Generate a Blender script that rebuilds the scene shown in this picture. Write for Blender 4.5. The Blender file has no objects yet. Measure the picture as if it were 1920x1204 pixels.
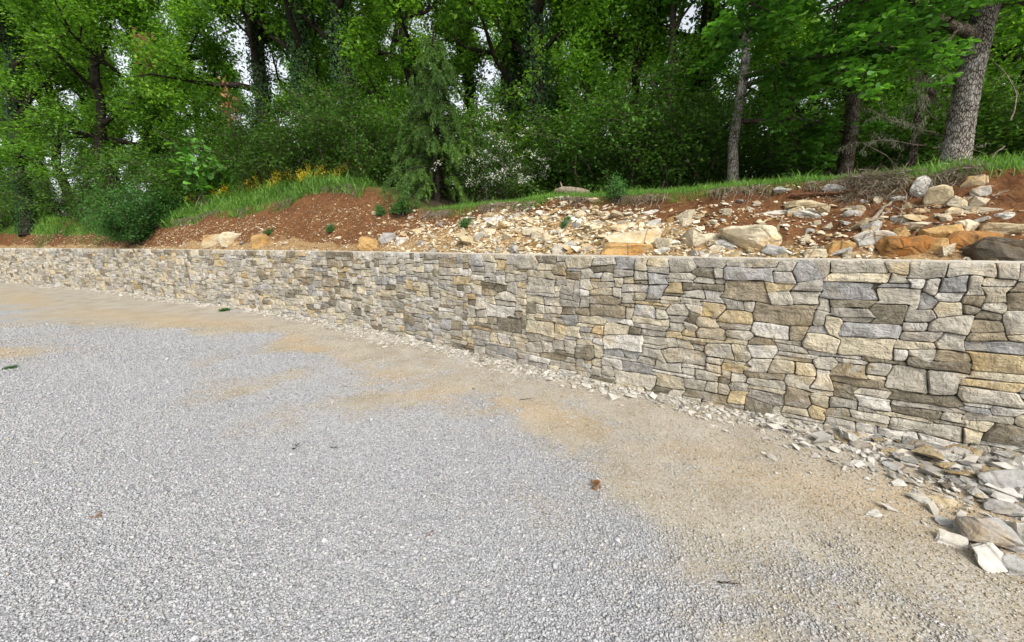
import bpy, bmesh, math, random
import numpy as np
from mathutils import Vector, Matrix, noise as mnoise
R = math.radians
sc = bpy.context.scene
C = sc.collection

# ------------------------------------------------------------------ camera, sky, sun, exposure
FPX = 760.0            # focal length in pixels of the 1920 px wide photograph
EYE = 1.62
TILT = math.atan(142.0 / FPX)
cam_d = bpy.data.cameras.new('camera')
cam_d.sensor_width = 36.0
cam_d.lens = 36.0 * FPX / 1920.0
cam_d.clip_start = 0.05
cam_d.clip_end = 2000
cam = bpy.data.objects.new('camera', cam_d)
C.objects.link(cam)
cam.location = (0, 0, EYE)
cam.rotation_euler = (R(90) - TILT, 0, 0)
sc.camera = cam

SUN_EL, SUN_AZ = R(44), R(158)       # azimuth clockwise from +Y (the view direction)
w = bpy.data.worlds.new('World')
sc.world = w
w.use_nodes = True
nt = w.node_tree
nt.nodes.clear()
sky = nt.nodes.new('ShaderNodeTexSky')
sky.sky_type = 'NISHITA'
sky.sun_disc = False
sky.sun_elevation = SUN_EL
sky.sun_rotation = SUN_AZ
sky.air_density = 1.0
sky.dust_density = 3.0
sky.ozone_density = 1.0
hs = nt.nodes.new('ShaderNodeHueSaturation')
hs.inputs['Saturation'].default_value = 0.25      # thin white overcast
bg = nt.nodes.new('ShaderNodeBackground')
bg.inputs['Strength'].default_value = 0.15
wo = nt.nodes.new('ShaderNodeOutputWorld')
nt.links.new(sky.outputs[0], hs.inputs['Color'])
nt.links.new(hs.outputs[0], bg.inputs['Color'])
nt.links.new(bg.outputs[0], wo.inputs['Surface'])

sun_d = bpy.data.lights.new('sun', 'SUN')
sun_d.energy = 1.5
sun_d.angle = R(14)
sun_d.color = (1.0, 0.96, 0.90)
sun = bpy.data.objects.new('sun', sun_d)
C.objects.link(sun)
sv = Vector((math.sin(SUN_AZ) * math.cos(SUN_EL), math.cos(SUN_AZ) * math.cos(SUN_EL), math.sin(SUN_EL)))
sun.rotation_euler = (-sv).to_track_quat('-Z', 'Y').to_euler()

sc.view_settings.view_transform = 'Standard'
sc.view_settings.look = 'None'
sc.view_settings.gamma = 1
sc.view_settings.use_curve_mapping = False
sc.view_settings.exposure = 0.95
sc.cycles.max_bounces = 5
sc.cycles.diffuse_bounces = 3
sc.cycles.transmission_bounces = 4
sc.cycles.use_denoising = True

# ------------------------------------------------------------------ helpers
def lin(r, g, b):
    f = lambda c: (c / 255 / 12.92) if c / 255 <= 0.04045 else ((c / 255 + 0.055) / 1.055) ** 2.4
    return (f(r), f(g), f(b))

def mesh_np(name, verts, faces, smooth=False):
    """faces: (M,k) int array, or a list of such arrays of different k"""
    if not isinstance(faces, list):
        faces = [faces]
    faces = [np.asarray(f, dtype=np.int32) for f in faces if len(f)]
    me = bpy.data.meshes.new(name)
    verts = np.asarray(verts, dtype=np.float32)
    me.vertices.add(len(verts))
    me.vertices.foreach_set('co', verts.ravel())
    nl = sum(f.size for f in faces)
    npoly = sum(len(f) for f in faces)
    me.loops.add(nl)
    me.polygons.add(npoly)
    me.loops.foreach_set('vertex_index', np.concatenate([f.ravel() for f in faces]))
    sizes = np.concatenate([np.full(len(f), f.shape[1], dtype=np.int32) for f in faces])
    starts = np.concatenate([[0], np.cumsum(sizes)[:-1]]).astype(np.int32)
    me.polygons.foreach_set('loop_start', starts)
    me.polygons.foreach_set('use_smooth', np.full(npoly, smooth, dtype=bool))
    me.update(calc_edges=True)
    return me

def link(name, me, mat=None, parent=None):
    o = bpy.data.objects.new(name, me)
    C.objects.link(o)
    if mat is not None and len(me.materials) == 0:
        me.materials.append(mat)
    if parent is not None:
        o.parent = parent
    return o

def tag(o, label=None, cat=None, group=None, kind=None):
    if label: o['label'] = label
    if cat: o['category'] = cat
    if group: o['group'] = group
    if kind: o['kind'] = kind
    return o

def empty(name, loc=(0, 0, 0), rz=0.0):
    o = bpy.data.objects.new(name, None)
    C.objects.link(o)
    o.location = loc
    o.rotation_euler = (0, 0, rz)
    return o

def copy_tree(o, parent=None):
    c = o.copy()
    C.objects.link(c)
    if parent is not None:
        c.parent = parent
    for ch in list(o.children):
        copy_tree(ch, c)
    return c

def color_attr(me, name, cols):
    a = me.color_attributes.new(name, 'FLOAT_COLOR', 'POINT')
    c = np.ones((len(me.vertices), 4), dtype=np.float32)
    c[:, :3] = cols
    a.data.foreach_set('color', c.ravel())

def float_attr(me, name, vals):
    a = me.attributes.new(name, 'FLOAT', 'POINT')
    a.data.foreach_set('value', np.asarray(vals, dtype=np.float32))

def vnoise(x, y, seed=0):
    x = np.asarray(x, float); y = np.asarray(y, float)
    xi = np.floor(x).astype(np.int64); yi = np.floor(y).astype(np.int64)
    fx = x - xi; fy = y - yi
    fx = fx * fx * (3 - 2 * fx); fy = fy * fy * (3 - 2 * fy)
    def h(a, b):
        n = (a * 374761393 + b * 668265263 + seed * 1442695041) & 0x7fffffff
        n = ((n ^ (n >> 13)) * 1274126177) & 0x7fffffff
        n = n ^ (n >> 16)
        return (n % 100003) / 100003.0
    return ((h(xi, yi) * (1 - fx) + h(xi + 1, yi) * fx) * (1 - fy) +
            (h(xi, yi + 1) * (1 - fx) + h(xi + 1, yi + 1) * fx) * fy)

def fbm(x, y, seed=0, octv=4):
    s = 0; a = 0.5
    for k in range(octv):
        s = s + a * (vnoise(x, y, seed + k * 17) - 0.5) * 2
        x = x * 2.03 + 5.1; y = y * 2.03 + 1.7; a *= 0.5
    return s

def smooth01(x):
    x = np.clip(x, 0, 1)
    return x * x * (3 - 2 * x)

# ------------------------------------------------------------------ materials
class NT:
    def __init__(self, name):
        self.m = bpy.data.materials.new(name)
        self.m.use_nodes = True
        self.t = self.m.node_tree
        self.t.nodes.clear()
        self.out = self.n('ShaderNodeOutputMaterial')
    def n(self, t, **kw):
        nd = self.t.nodes.new(t)
        for k, v in kw.items():
            setattr(nd, k, v)
        return nd
    def l(self, a, b):
        self.t.links.new(a, b)
    def val(self, sock, v):
        if hasattr(v, 'links') or isinstance(v, bpy.types.NodeSocket):
            self.l(v, sock)
        else:
            if isinstance(v, (tuple, list)) and len(v) == 3 and sock.type == 'RGBA':
                v = (*v, 1)
            sock.default_value = v
    def mix(self, f, a, b, mode='MIX'):
        nd = self.n('ShaderNodeMix', data_type='RGBA', blend_type=mode)
        self.val(nd.inputs[0], f); self.val(nd.inputs[6], a); self.val(nd.inputs[7], b)
        return nd.outputs[2]
    def math(self, op, a, b=0.0, clamp=False):
        nd = self.n('ShaderNodeMath', operation=op, use_clamp=clamp)
        self.val(nd.inputs[0], a); self.val(nd.inputs[1], b)
        return nd.outputs[0]
    def ramp(self, f, stops, interp='LINEAR'):
        nd = self.n('ShaderNodeValToRGB')
        nd.color_ramp.interpolation = interp
        e = nd.color_ramp.elements
        while len(e) < len(stops):
            e.new(0.5)
        for i, (p, c) in enumerate(stops):
            e[i].position = p
            e[i].color = (*c, 1) if not isinstance(c, (int, float)) else (c, c, c, 1)
        self.val(nd.inputs[0], f)
        return nd.outputs[0]
    def coord(self, kind='Object'):
        return self.n('ShaderNodeTexCoord').outputs[kind]
    def mapping(self, vec, scale=(1, 1, 1)):
        nd = self.n('ShaderNodeMapping')
        self.l(vec, nd.inputs[0]); nd.inputs['Scale'].default_value = scale
        return nd.outputs[0]
    def noise(self, vec, scale, detail=4, rough=0.55, dist=0.0):
        nd = self.n('ShaderNodeTexNoise')
        self.l(vec, nd.inputs['Vector'])
        nd.inputs['Scale'].default_value = scale; nd.inputs['Detail'].default_value = detail
        nd.inputs['Roughness'].default_value = rough; nd.inputs['Distortion'].default_value = dist
        return nd.outputs[0]
    def voro(self, vec, scale, feature='F1', out='Distance', rnd=1.0):
        nd = self.n('ShaderNodeTexVoronoi', feature=feature)
        self.l(vec, nd.inputs['Vector'])
        nd.inputs['Scale'].default_value = scale; nd.inputs['Randomness'].default_value = rnd
        return nd.outputs[out]
    def attr(self, name, kind='GEOMETRY', out='Color'):
        nd = self.n('ShaderNodeAttribute', attribute_type=kind, attribute_name=name)
        return nd.outputs[out]
    def bump(self, h, strength, dist, normal=None):
        nd = self.n('ShaderNodeBump')
        self.val(nd.inputs['Height'], h)
        nd.inputs['Strength'].default_value = strength; nd.inputs['Distance'].default_value = dist
        if normal is not None: self.l(normal, nd.inputs['Normal'])
        return nd.outputs[0]
    def principled(self, col, rough=0.9, normal=None, spec=0.3):
        p = self.n('ShaderNodeBsdfPrincipled')
        self.val(p.inputs['Base Color'], col); self.val(p.inputs['Roughness'], rough)
        p.inputs['Specular IOR Level'].default_value = spec
        if normal is not None: self.l(normal, p.inputs['Normal'])
        self.l(p.outputs[0], self.out.inputs[0])
        return p

def mat_wall_stone():
    k = NT('wall_stone')
    c = k.coord()
    base = k.attr('stone_col')
    n1 = k.noise(c, 7.0, 5, 0.6, 0.3)
    n2 = k.noise(c, 38.0, 4, 0.6)
    n3 = k.noise(c, 3.1, 3, 0.5, 0.6)
    ma = k.ramp(n1, [(0.3, 0.72), (0.7, 1.22)])
    col = k.mix(1.0, base, ma, 'MULTIPLY')
    fi = k.ramp(n2, [(0.3, 0.82), (0.7, 1.14)])
    col = k.mix(1.0, col, fi, 'MULTIPLY')
    st = k.ramp(n3, [(0.54, 0.0), (0.70, 0.75)])
    col = k.mix(st, col, k.mix(1.0, col, (1.08, 0.95, 0.72), 'MULTIPLY'))
    n5 = k.noise(c, 5.3, 4, 0.6, 0.8)
    col = k.mix(k.ramp(n5, [(0.56, 0.0), (0.66, 0.5)]), col, lin(178, 174, 165))
    # thin bedding streaks
    sm = k.mapping(c, (2.5, 2.5, 30))
    n4 = k.noise(sm, 1.6, 3, 0.6, 0.5)
    col = k.mix(k.ramp(n4, [(0.55, 0.0), (0.7, 0.35)]), col, k.mix(1.0, col, (0.72, 0.70, 0.66), 'MULTIPLY'))
    cr = k.voro(c, 9.0, 'DISTANCE_TO_EDGE')
    rid = k.math('ABSOLUTE', k.math('SUBTRACT', k.noise(c, 9.0, 5, 0.6, 1.2), 0.5))
    h = k.math('ADD', k.math('MULTIPLY', n1, 0.9), k.math('MULTIPLY', n2, 0.30))
    h = k.math('SUBTRACT', h, k.math('MULTIPLY', rid, 1.6))
    h = k.math('ADD', h, k.math('MULTIPLY', k.voro(c, 13.0, 'F1'), 0.45))
    h = k.math('ADD', h, k.math('MULTIPLY', n4, 0.3))
    k.principled(col, 0.92, k.bump(h, 0.95, 0.035), 0.2)
    return k.m

def mat_plain(name, col, col2=None, scale=20.0, rough=0.9, bump=0.4, bd=0.01, spec=0.2):
    k = NT(name)
    c = k.coord()
    n = k.noise(c, scale, 5, 0.65)
    col2 = col2 or tuple(x * 0.55 for x in col)
    cc = k.mix(k.ramp(n, [(0.32, 0.0), (0.68, 1.0)]), col2, col)
    k.principled(cc, rough, k.bump(n, bump, bd), spec)
    return k.m

def mat_rock():
    k = NT('limestone_rock')
    oi = k.n('ShaderNodeObjectInfo')
    c = k.coord()
    off = k.n('ShaderNodeVectorMath', operation='ADD')
    k.l(c, off.inputs[0])
    sc_ = k.n('ShaderNodeVectorMath', operation='SCALE')
    k.l(oi.outputs['Location'], sc_.inputs[0]); sc_.inputs['Scale'].default_value = 3.0
    k.l(sc_.outputs[0], off.inputs[1])
    v = off.outputs[0]
    n1 = k.noise(v, 2.2, 5, 0.6, 0.4)
    n2 = k.noise(v, 11.0, 5, 0.65)
    col = k.mix(1.0, oi.outputs['Color'], k.ramp(n2, [(0.3, 0.70), (0.7, 1.18)]), 'MULTIPLY')
    col = k.mix(k.ramp(n1, [(0.52, 0.0), (0.66, 0.75)]), col, k.mix(1.0, col, (1.0, 0.74, 0.42), 'MULTIPLY'))
    cr = k.ramp(k.voro(v, 1.9, 'DISTANCE_TO_EDGE'), [(0.0, 0.0), (0.025, 1.0)])
    col = k.mix(k.math('MULTIPLY', k.math('SUBTRACT', 1.0, cr), 0.45), col, (0.10, 0.07, 0.04))
    h = k.math('ADD', k.math('MULTIPLY', n2, 0.5), k.math('MULTIPLY', n1, 0.6))
    h = k.math('ADD', h, k.math('MULTIPLY', cr, 0.15))
    k.principled(col, 0.93, k.bump(h, 0.7, 0.08), 0.15)
    return k.m

def mat_pebble(name, stops_a, stops_b, rough=0.9):
    """per pebble colour; second palette where the point attribute dirt is high"""
    k = NT(name)
    oi = k.n('ShaderNodeObjectInfo')
    d = k.attr('dirt', 'INSTANCER', 'Fac')
    a = k.ramp(oi.outputs['Random'], stops_a)
    b = k.ramp(oi.outputs['Random'], stops_b)
    c = k.coord()
    n = k.noise(c, 3.0, 3, 0.6)
    col = k.mix(k.math('MULTIPLY', d, 1.0, True), a, b)
    col = k.mix(1.0, col, k.ramp(n, [(0.3, 0.85), (0.7, 1.1)]), 'MULTIPLY')
    k.principled(col, rough, None, 0.2)
    return k.m

def mat_leaf(name, stops, trans=0.35, rough=0.55):
    k = NT(name)
    g = k.n('ShaderNodeNewGeometry')
    c = k.coord('Object')
    oi = k.n('ShaderNodeObjectInfo')
    clump = k.noise(c, 0.55, 2, 0.5)
    f = k.math('ADD', k.math('MULTIPLY', g.outputs['Random Per Island'], 0.55), k.math('MULTIPLY', k.math('SUBTRACT', clump, 0.25), 0.9), True)
    col = k.ramp(f, stops)
    br = k.math('ADD', 0.80, k.math('MULTIPLY', oi.outputs['Random'], 0.4))
    col = k.mix(1.0, col, br, 'MULTIPLY')
    p = k.n('ShaderNodeBsdfPrincipled')
    k.l(col, p.inputs['Base Color'])
    p.inputs['Roughness'].default_value = rough
    p.inputs['Specular IOR Level'].default_value = 0.35
    tr = k.n('ShaderNodeBsdfTranslucent')
    k.l(k.mix(1.0, col, (1.25, 1.35, 0.55), 'MULTIPLY'), tr.inputs['Color'])
    ms = k.n('ShaderNodeMixShader')
    ms.inputs[0].default_value = trans
    k.l(p.outputs[0], ms.inputs[1]); k.l(tr.outputs[0], ms.inputs[2])
    k.l(ms.outputs[0], k.out.inputs[0])
    return k.m

def mat_bark(name, dark, light, lichen=0.0):
    k = NT(name)
    c = k.coord()
    mp = k.mapping(c, (1, 1, 0.35))
    v = k.voro(mp, 38.0, 'DISTANCE_TO_EDGE')
    n = k.noise(c, 6.0, 5, 0.6)
    crack = k.ramp(v, [(0.0, 0.0), (0.16, 1.0)])
    col = k.mix(crack, dark, light)
    col = k.mix(1.0, col, k.ramp(n, [(0.3, 0.6), (0.7, 1.25)]), 'MULTIPLY')
    if lichen:
        n2 = k.noise(c, 4.0, 4, 0.7, 0.5)
        col = k.mix(k.math('MULTIPLY', k.ramp(n2, [(0.5, 0.0), (0.62, 1.0)]), lichen), col, lin(196, 194, 184))
    h = k.math('ADD', crack, k.math('MULTIPLY', n, 0.5))
    k.principled(col, 0.95, k.bump(h, 0.9, 0.03), 0.1)
    return k.m

def mat_ground():
    k = NT('gravel_and_dirt')
    c = k.coord()
    d = k.attr('dirt', out='Fac')
    s = k.attr('streak', out='Fac')
    vc = k.n('ShaderNodeTexVoronoi', feature='F1')
    k.l(c, vc.inputs['Vector']); vc.inputs['Scale'].default_value = 78.0
    cell = k.n('ShaderNodeSeparateColor'); k.l(vc.outputs['Color'], cell.inputs[0])
    grey = k.ramp(cell.outputs[0], [(0.0, lin(112, 112, 114)), (0.35, lin(146, 146, 148)), (0.8, lin(164, 164, 166)), (1.0, lin(180, 179, 179))])
    big = k.noise(c, 0.7, 4, 0.6)
    grey = k.mix(1.0, grey, k.ramp(big, [(0.3, 0.88), (0.7, 1.08)]), 'MULTIPLY')
    n1 = k.noise(c, 2.2, 6, 0.65, 0.4)
    n2 = k.noise(c, 45.0, 4, 0.7)
    tan = k.mix(k.ramp(n1, [(0.35, 0.0), (0.65, 1.0)]), lin(140, 130, 112), lin(166, 158, 143))
    tan = k.mix(k.math('MULTIPLY', s, 0.6), tan, lin(168, 143, 105))
    tan = k.mix(1.0, tan, k.ramp(n2, [(0.3, 0.75), (0.7, 1.18)]), 'MULTIPLY')
    # small pale chips pressed in the dirt
    chip = k.math('GREATER_THAN', cell.outputs[1], 0.72)
    tan = k.mix(k.math('MULTIPLY', chip, 0.55), tan, k.mix(0.5, grey, lin(172, 166, 152)))
    edge = k.ramp(k.noise(c, 9.0, 4, 0.7), [(0.3, -0.3), (0.7, 0.3)])
    m = k.math('ADD', d, k.math('MULTIPLY', k.math('SUBTRACT', k.noise(c, 7.0, 5, 0.7), 0.5), 1.1), True)
    m = k.ramp(m, [(0.3, 0.0), (0.7, 1.0)])
    col = k.mix(m, grey, tan)
    f1 = vc.outputs['Distance']
    h = k.math('SUBTRACT', 1.0, f1)
    h = k.math('MULTIPLY', h, k.math('SUBTRACT', 1.0, k.math('MULTIPLY', m, 0.6)))
    h = k.math('ADD', h, k.math('MULTIPLY', n2, 0.3))
    k.principled(col, 0.95, k.bump(h, 0.8, 0.012), 0.1)
    return k.m

def mat_bank():
    k = NT('bank_earth')
    c = k.coord()
    lay = k.attr('layer', out='Fac')           # 0 red topsoil, 1 ochre stony subsoil
    n1 = k.noise(c, 1.6, 6, 0.65, 0.5)
    n2 = k.noise(c, 24.0, 5, 0.7)
    n3 = k.noise(c, 7.0, 5, 0.7)
    red = k.mix(k.ramp(n3, [(0.3, 0.0), (0.7, 1.0)]), lin(80, 53, 35), lin(122, 87, 58))
    och = k.mix(k.ramp(n3, [(0.3, 0.0), (0.7, 1.0)]), lin(126, 98, 64), lin(160, 136, 100))
    m = k.math('ADD', lay, k.math('MULTIPLY', k.math('SUBTRACT', n1, 0.5), 1.3), True)
    col = k.mix(k.ramp(m, [(0.35, 0.0), (0.65, 1.0)]), red, och)
    col = k.mix(1.0, col, k.ramp(n2, [(0.3, 0.62), (0.7, 1.25)]), 'MULTIPLY')
    g = k.attr('green', out='Fac')
    col = k.mix(g, col, k.mix(n3, lin(58, 66, 34), lin(92, 98, 52)))
    h = k.math('ADD', k.math('MULTIPLY', n2, 0.5), n3)
    k.principled(col, 0.97, k.bump(h, 0.9, 0.05), 0.05)
    return k.m

M = {}
M['stone'] = mat_wall_stone()
M['core'] = mat_plain('dark_joint_mortar', (0.085, 0.07, 0.052), None, 30)  # dark brown mortar of the core, seen in the joints
M['coping'] = mat_plain('pale_mortar', lin(196, 190, 178), lin(166, 157, 142), 9, 0.95, 0.3)
M['rock'] = mat_rock()
M['ground'] = mat_ground()
M['bank'] = mat_bank()
M['floor'] = mat_plain('leaf_litter', (0.055, 0.040, 0.022), (0.025, 0.022, 0.012), 5, 1.0, 0.8, 0.05)
M['bark_dark'] = mat_bark('dark_bark', (0.010, 0.008, 0.006), (0.055, 0.045, 0.034))
M['bark_grey'] = mat_bark('grey_lichen_bark', (0.045, 0.040, 0.034), lin(150, 142, 130), 0.55)
M['bark_mid'] = mat_bark('brown_bark', (0.02, 0.016, 0.012), lin(104, 92, 78), 0.2)
LG = (0.018, 0.050, 0.008)
M['oak_leaf'] = mat_leaf('oak_leaf', [(0.0, (0.034, 0.092, 0.010)), (0.45, (0.105, 0.232, 0.024)), (0.75, (0.225, 0.420, 0.045)), (1.0, (0.38, 0.56, 0.070))], 0.52)  # bright upper stops put the canopy's highlights into the leaf colour
M['bright_leaf'] = mat_leaf('bright_oak_leaf', [(0.0, (0.045, 0.135, 0.018)), (0.45, (0.100, 0.265, 0.036)), (0.75, (0.185, 0.43, 0.065)), (1.0, (0.30, 0.53, 0.09))], 0.42)  # upper stops raised too: leaf highlights painted in
M['shrub_leaf'] = mat_leaf('shrub_leaf', [(0.0, (0.022, 0.056, 0.008)), (0.5, (0.066, 0.155, 0.020)), (0.85, (0.120, 0.250, 0.030)), (1.0, (0.20, 0.34, 0.040))], 0.4)
M['bush_leaf'] = mat_leaf('blue_green_bush_leaf', [(0.0, (0.022, 0.075, 0.015)), (0.5, (0.062, 0.180, 0.036)), (0.85, (0.105, 0.265, 0.052)), (1.0, (0.16, 0.32, 0.07))], 0.35)
M['ivy_leaf'] = mat_leaf('ivy_leaf', [(0.0, (0.010, 0.032, 0.007)), (0.6, (0.024, 0.072, 0.014)), (1.0, (0.06, 0.14, 0.024))], 0.2, 0.65)
M['needle'] = mat_leaf('conifer_needle', [(0.0, (0.018, 0.048, 0.012)), (0.5, (0.066, 0.140, 0.024)), (0.8, (0.15, 0.27, 0.036)), (1.0, (0.28, 0.42, 0.06))], 0.3)
M['grass'] = mat_leaf('grass_blade', [(0.0, (0.040, 0.085, 0.014)), (0.5, (0.110, 0.235, 0.034)), (0.85, (0.190, 0.330, 0.055)), (1.0, (0.34, 0.36, 0.12))], 0.4)
M['dry'] = mat_leaf('dry_root_fibre', [(0.0, (0.09, 0.065, 0.045)), (0.5, (0.20, 0.16, 0.12)), (1.0, (0.38, 0.32, 0.25))], 0.2, 0.9)
M['brown_leaf'] = mat_leaf('dead_brown_leaf', [(0.0, (0.09, 0.04, 0.015)), (0.5, (0.22, 0.10, 0.04)), (1.0, (0.38, 0.20, 0.10))], 0.3)
M['blossom'] = mat_leaf('white_blossom', [(0.0, (0.55, 0.56, 0.48)), (1.0, (0.80, 0.80, 0.76))], 0.3)
M['yellow'] = mat_leaf('yellow_petal', [(0.0, (0.50, 0.32, 0.01)), (1.0, (0.80, 0.58, 0.03))], 0.3)
M['deadwood'] = mat_plain('weathered_dead_wood', lin(150, 138, 122), lin(92, 80, 66), 14, 0.95, 0.6)
M['lichen'] = mat_leaf('grey_green_lichen', [(0.0, (0.16, 0.17, 0.10)), (1.0, (0.36, 0.38, 0.27))], 0.2, 0.9)
M['root'] = mat_plain('brown_root', lin(112, 78, 54), lin(62, 42, 30), 18, 0.95, 0.6)

# ------------------------------------------------------------------ the line of the wall, heights of the land
CP = np.array([(-62, 32.0), (-50, 28.2), (-40, 24.7), (-31, 21.3), (-22.6, 17.95), (-14, 14.25), (-8.3, 11.15), (-5.4, 9.45), (-3.54, 8.25),
               (-2.1, 7.17), (-0.7, 6.02), (0.51, 5.03), (1.81, 4.07), (2.85, 3.36), (3.85, 2.72), (5.2, 1.9), (7.0, 0.85), (10, -1.0), (14, -3.4)])
def catmull(P, n=60):
    out = []
    for i in range(1, len(P) - 2):
        p0, p1, p2, p3 = P[i - 1], P[i], P[i + 1], P[i + 2]
        # centripetal
        t0 = 0; t1 = t0 + np.linalg.norm(p1 - p0) ** .5; t2 = t1 + np.linalg.norm(p2 - p1) ** .5; t3 = t2 + np.linalg.norm(p3 - p2) ** .5
        for t in np.linspace(t1, t2, n, endpoint=False):
            a1 = (t1 - t) / (t1 - t0) * p0 + (t - t0) / (t1 - t0) * p1
            a2 = (t2 - t) / (t2 - t1) * p1 + (t - t1) / (t2 - t1) * p2
            a3 = (t3 - t) / (t3 - t2) * p2 + (t - t2) / (t3 - t2) * p3
            b1 = (t2 - t) / (t2 - t0) * a1 + (t - t0) / (t2 - t0) * a2
            b2 = (t3 - t) / (t3 - t1) * a2 + (t - t1) / (t3 - t1) * a3
            out.append((t2 - t) / (t2 - t1) * b1 + (t - t1) / (t2 - t1) * b2)
    return np.array(out)
_c = catmull(CP)
_s = np.concatenate([[0], np.cumsum(np.linalg.norm(np.diff(_c, axis=0), axis=1))])
WS = np.arange(0, _s[-1], 0.1)
WX = np.interp(WS, _s, _c[:, 0]); WY = np.interp(WS, _s, _c[:, 1])
ker = np.hanning(15); ker /= ker.sum()
_tx = np.gradient(WX); _ty = np.gradient(WY)
_tx = np.convolve(np.pad(_tx, 7, 'edge'), ker, 'valid'); _ty = np.convolve(np.pad(_ty, 7, 'edge'), ker, 'valid')
_l = np.hypot(_tx, _ty)
NX = -_ty / _l; NY = _tx / _l          # horizontal normal pointing away from the yard
SMAX = WS[-1]
WALL_H = 1.5

def wall_pt(s, t):
    s = np.asarray(s, float); t = np.asarray(t, float)
    nx = np.interp(s, WS, NX); ny = np.interp(s, WS, NY)
    return np.interp(s, WS, WX) + nx * t, np.interp(s, WS, WY) + ny * t

def wall_st(x, y):
    """nearest place along the wall (s) and signed distance behind it (t)"""
    x = np.atleast_1d(np.asarray(x, float)).ravel(); y = np.atleast_1d(np.asarray(y, float)).ravel()
    S = np.empty_like(x); T = np.empty_like(x)
    for a in range(0, len(x), 4000):
        xs = x[a:a + 4000, None]; ys = y[a:a + 4000, None]
        i = np.argmin((xs - WX) ** 2 + (ys - WY) ** 2, axis=1)
        dx = x[a:a + 4000] - WX[i]; dy = y[a:a + 4000] - WY[i]
        S[a:a + 4000] = WS[i] + dx * NY[i] - dy * NX[i]
        T[a:a + 4000] = dx * NX[i] + dy * NY[i]
    return S, T

def ray(px, py):
    a = (px - 960) / FPX; b = -(py - 602) / FPX
    return np.array([a, math.cos(TILT) + b * math.sin(TILT), -math.sin(TILT) + b * math.cos(TILT)])

def ground_at(px, py, z=0.0):
    d = ray(px, py); k = (z - EYE) / d[2]
    return d[0] * k, d[1] * k

# lip of the cut bank: image column, row, distance behind the wall, further rise behind the lip
LIP = [(-500, 418, 1.5, 0.1), (0, 415, 1.5, 0.15), (120, 413, 1.5, 0.15), (200, 410, 1.4, 0.2), (270, 418, 1.3, 0.8), (330, 412, 1.35, 1.5), (400, 400, 1.6, 1.7),
       (480, 385, 1.9, 1.6), (560, 366, 2.2, 1.25), (620, 350, 2.4, 0.6), (660, 346, 2.4, 0.2), (710, 352, 2.4, 0.15), (745, 368, 2.3, 0.15),
       (790, 392, 2.1, 0.25), (850, 390, 2.0, 0.3), (900, 384, 2.0, 0.3), (1000, 374, 2.0, 0.25), (1100, 369, 2.0, 0.25), (1200, 364, 2.0, 0.25),
       (1300, 357, 2.0, 0.25), (1400, 348, 2.0, 0.25), (1500, 340, 2.0, 0.3), (1600, 336, 1.9, 0.35), (1700, 330, 1.85, 0.4), (1800, 322, 1.8, 0.4), (1920, 316, 1.75, 0.4), (2100, 300, 1.7, 0.4)]
_ls, _lt, _lz, _lr = [], [], [], []
for (px, py, tl, rise) in LIP:
    d = ray(px, py)
    ks = np.linspace(0.5, 80, 6000)
    S_, T_ = wall_st(d[0] * ks, d[1] * ks)
    j = int(np.argmax(T_ > tl))
    _ls.append(S_[j]); _lt.append(tl); _lz.append(EYE + d[2] * ks[j]); _lr.append(rise)
_o = np.argsort(_ls)
_ls = np.array(_ls)[_o]; _lt = np.array(_lt)[_o]; _lz = np.array(_lz)[_o]; _lr = np.array(_lr)[_o]
def lip(s):
    return np.interp(s, _ls, _lt), np.interp(s, _ls, _lz), np.interp(s, _ls, _lr)

def land_st(s, t, x, y):
    tl, zl, rs = lip(s)
    tl = tl + 0.13 * fbm(np.asarray(s) * 1.3, np.zeros_like(s) + 3.0, 5, 3)
    q = np.clip((t - 0.38) / (tl - 0.38), 0, 1)
    prof = np.interp(q, [0, 0.15, 0.5, 0.80, 0.90, 0.97, 1.0], [0, 0.10, 0.44, 0.70, 0.80, 0.96, 1.0])
    z = 1.36 + (zl - 1.36) * prof
    rough = np.sin(np.pi * np.clip(q, 0, 1)) ** 0.6
    z = z + rough * (0.16 * fbm(x * 1.5, y * 1.5, 11, 4) + 0.07 * fbm(x * 5, y * 5, 13, 4))
    b = np.maximum(t - tl, 0)
    z = z + rs * (1 - np.exp(-b / 1.8)) + 0.05 * np.minimum(b, 1) * fbm(x * 0.9, y * 0.9, 23, 3)
    far = np.clip((b - 12) / 40, 0, 1)
    z = z - far * far * 5.0
    return z
def land(x, y):
    x = np.atleast_1d(np.asarray(x, float)); y = np.atleast_1d(np.asarray(y, float))
    s, t = wall_st(x, y)
    return land_st(s, t, x, y)

def on_bank(px, py):
    """where the sight line through this place of the photograph meets the bank"""
    d = ray(px, py)
    ks = np.linspace(2.0, 40, 3000)
    x, y, z = d[0] * ks, d[1] * ks, EYE + d[2] * ks
    s, t = wall_st(x, y)
    h = land_st(s, t, x, y)
    ok = (t > 0.4) & (z < h)
    j = int(np.argmax(ok)) if ok.any() else int(np.argmax(t > 1.5))
    return Vector((x[j], y[j], h[j])), ks[j]

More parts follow.
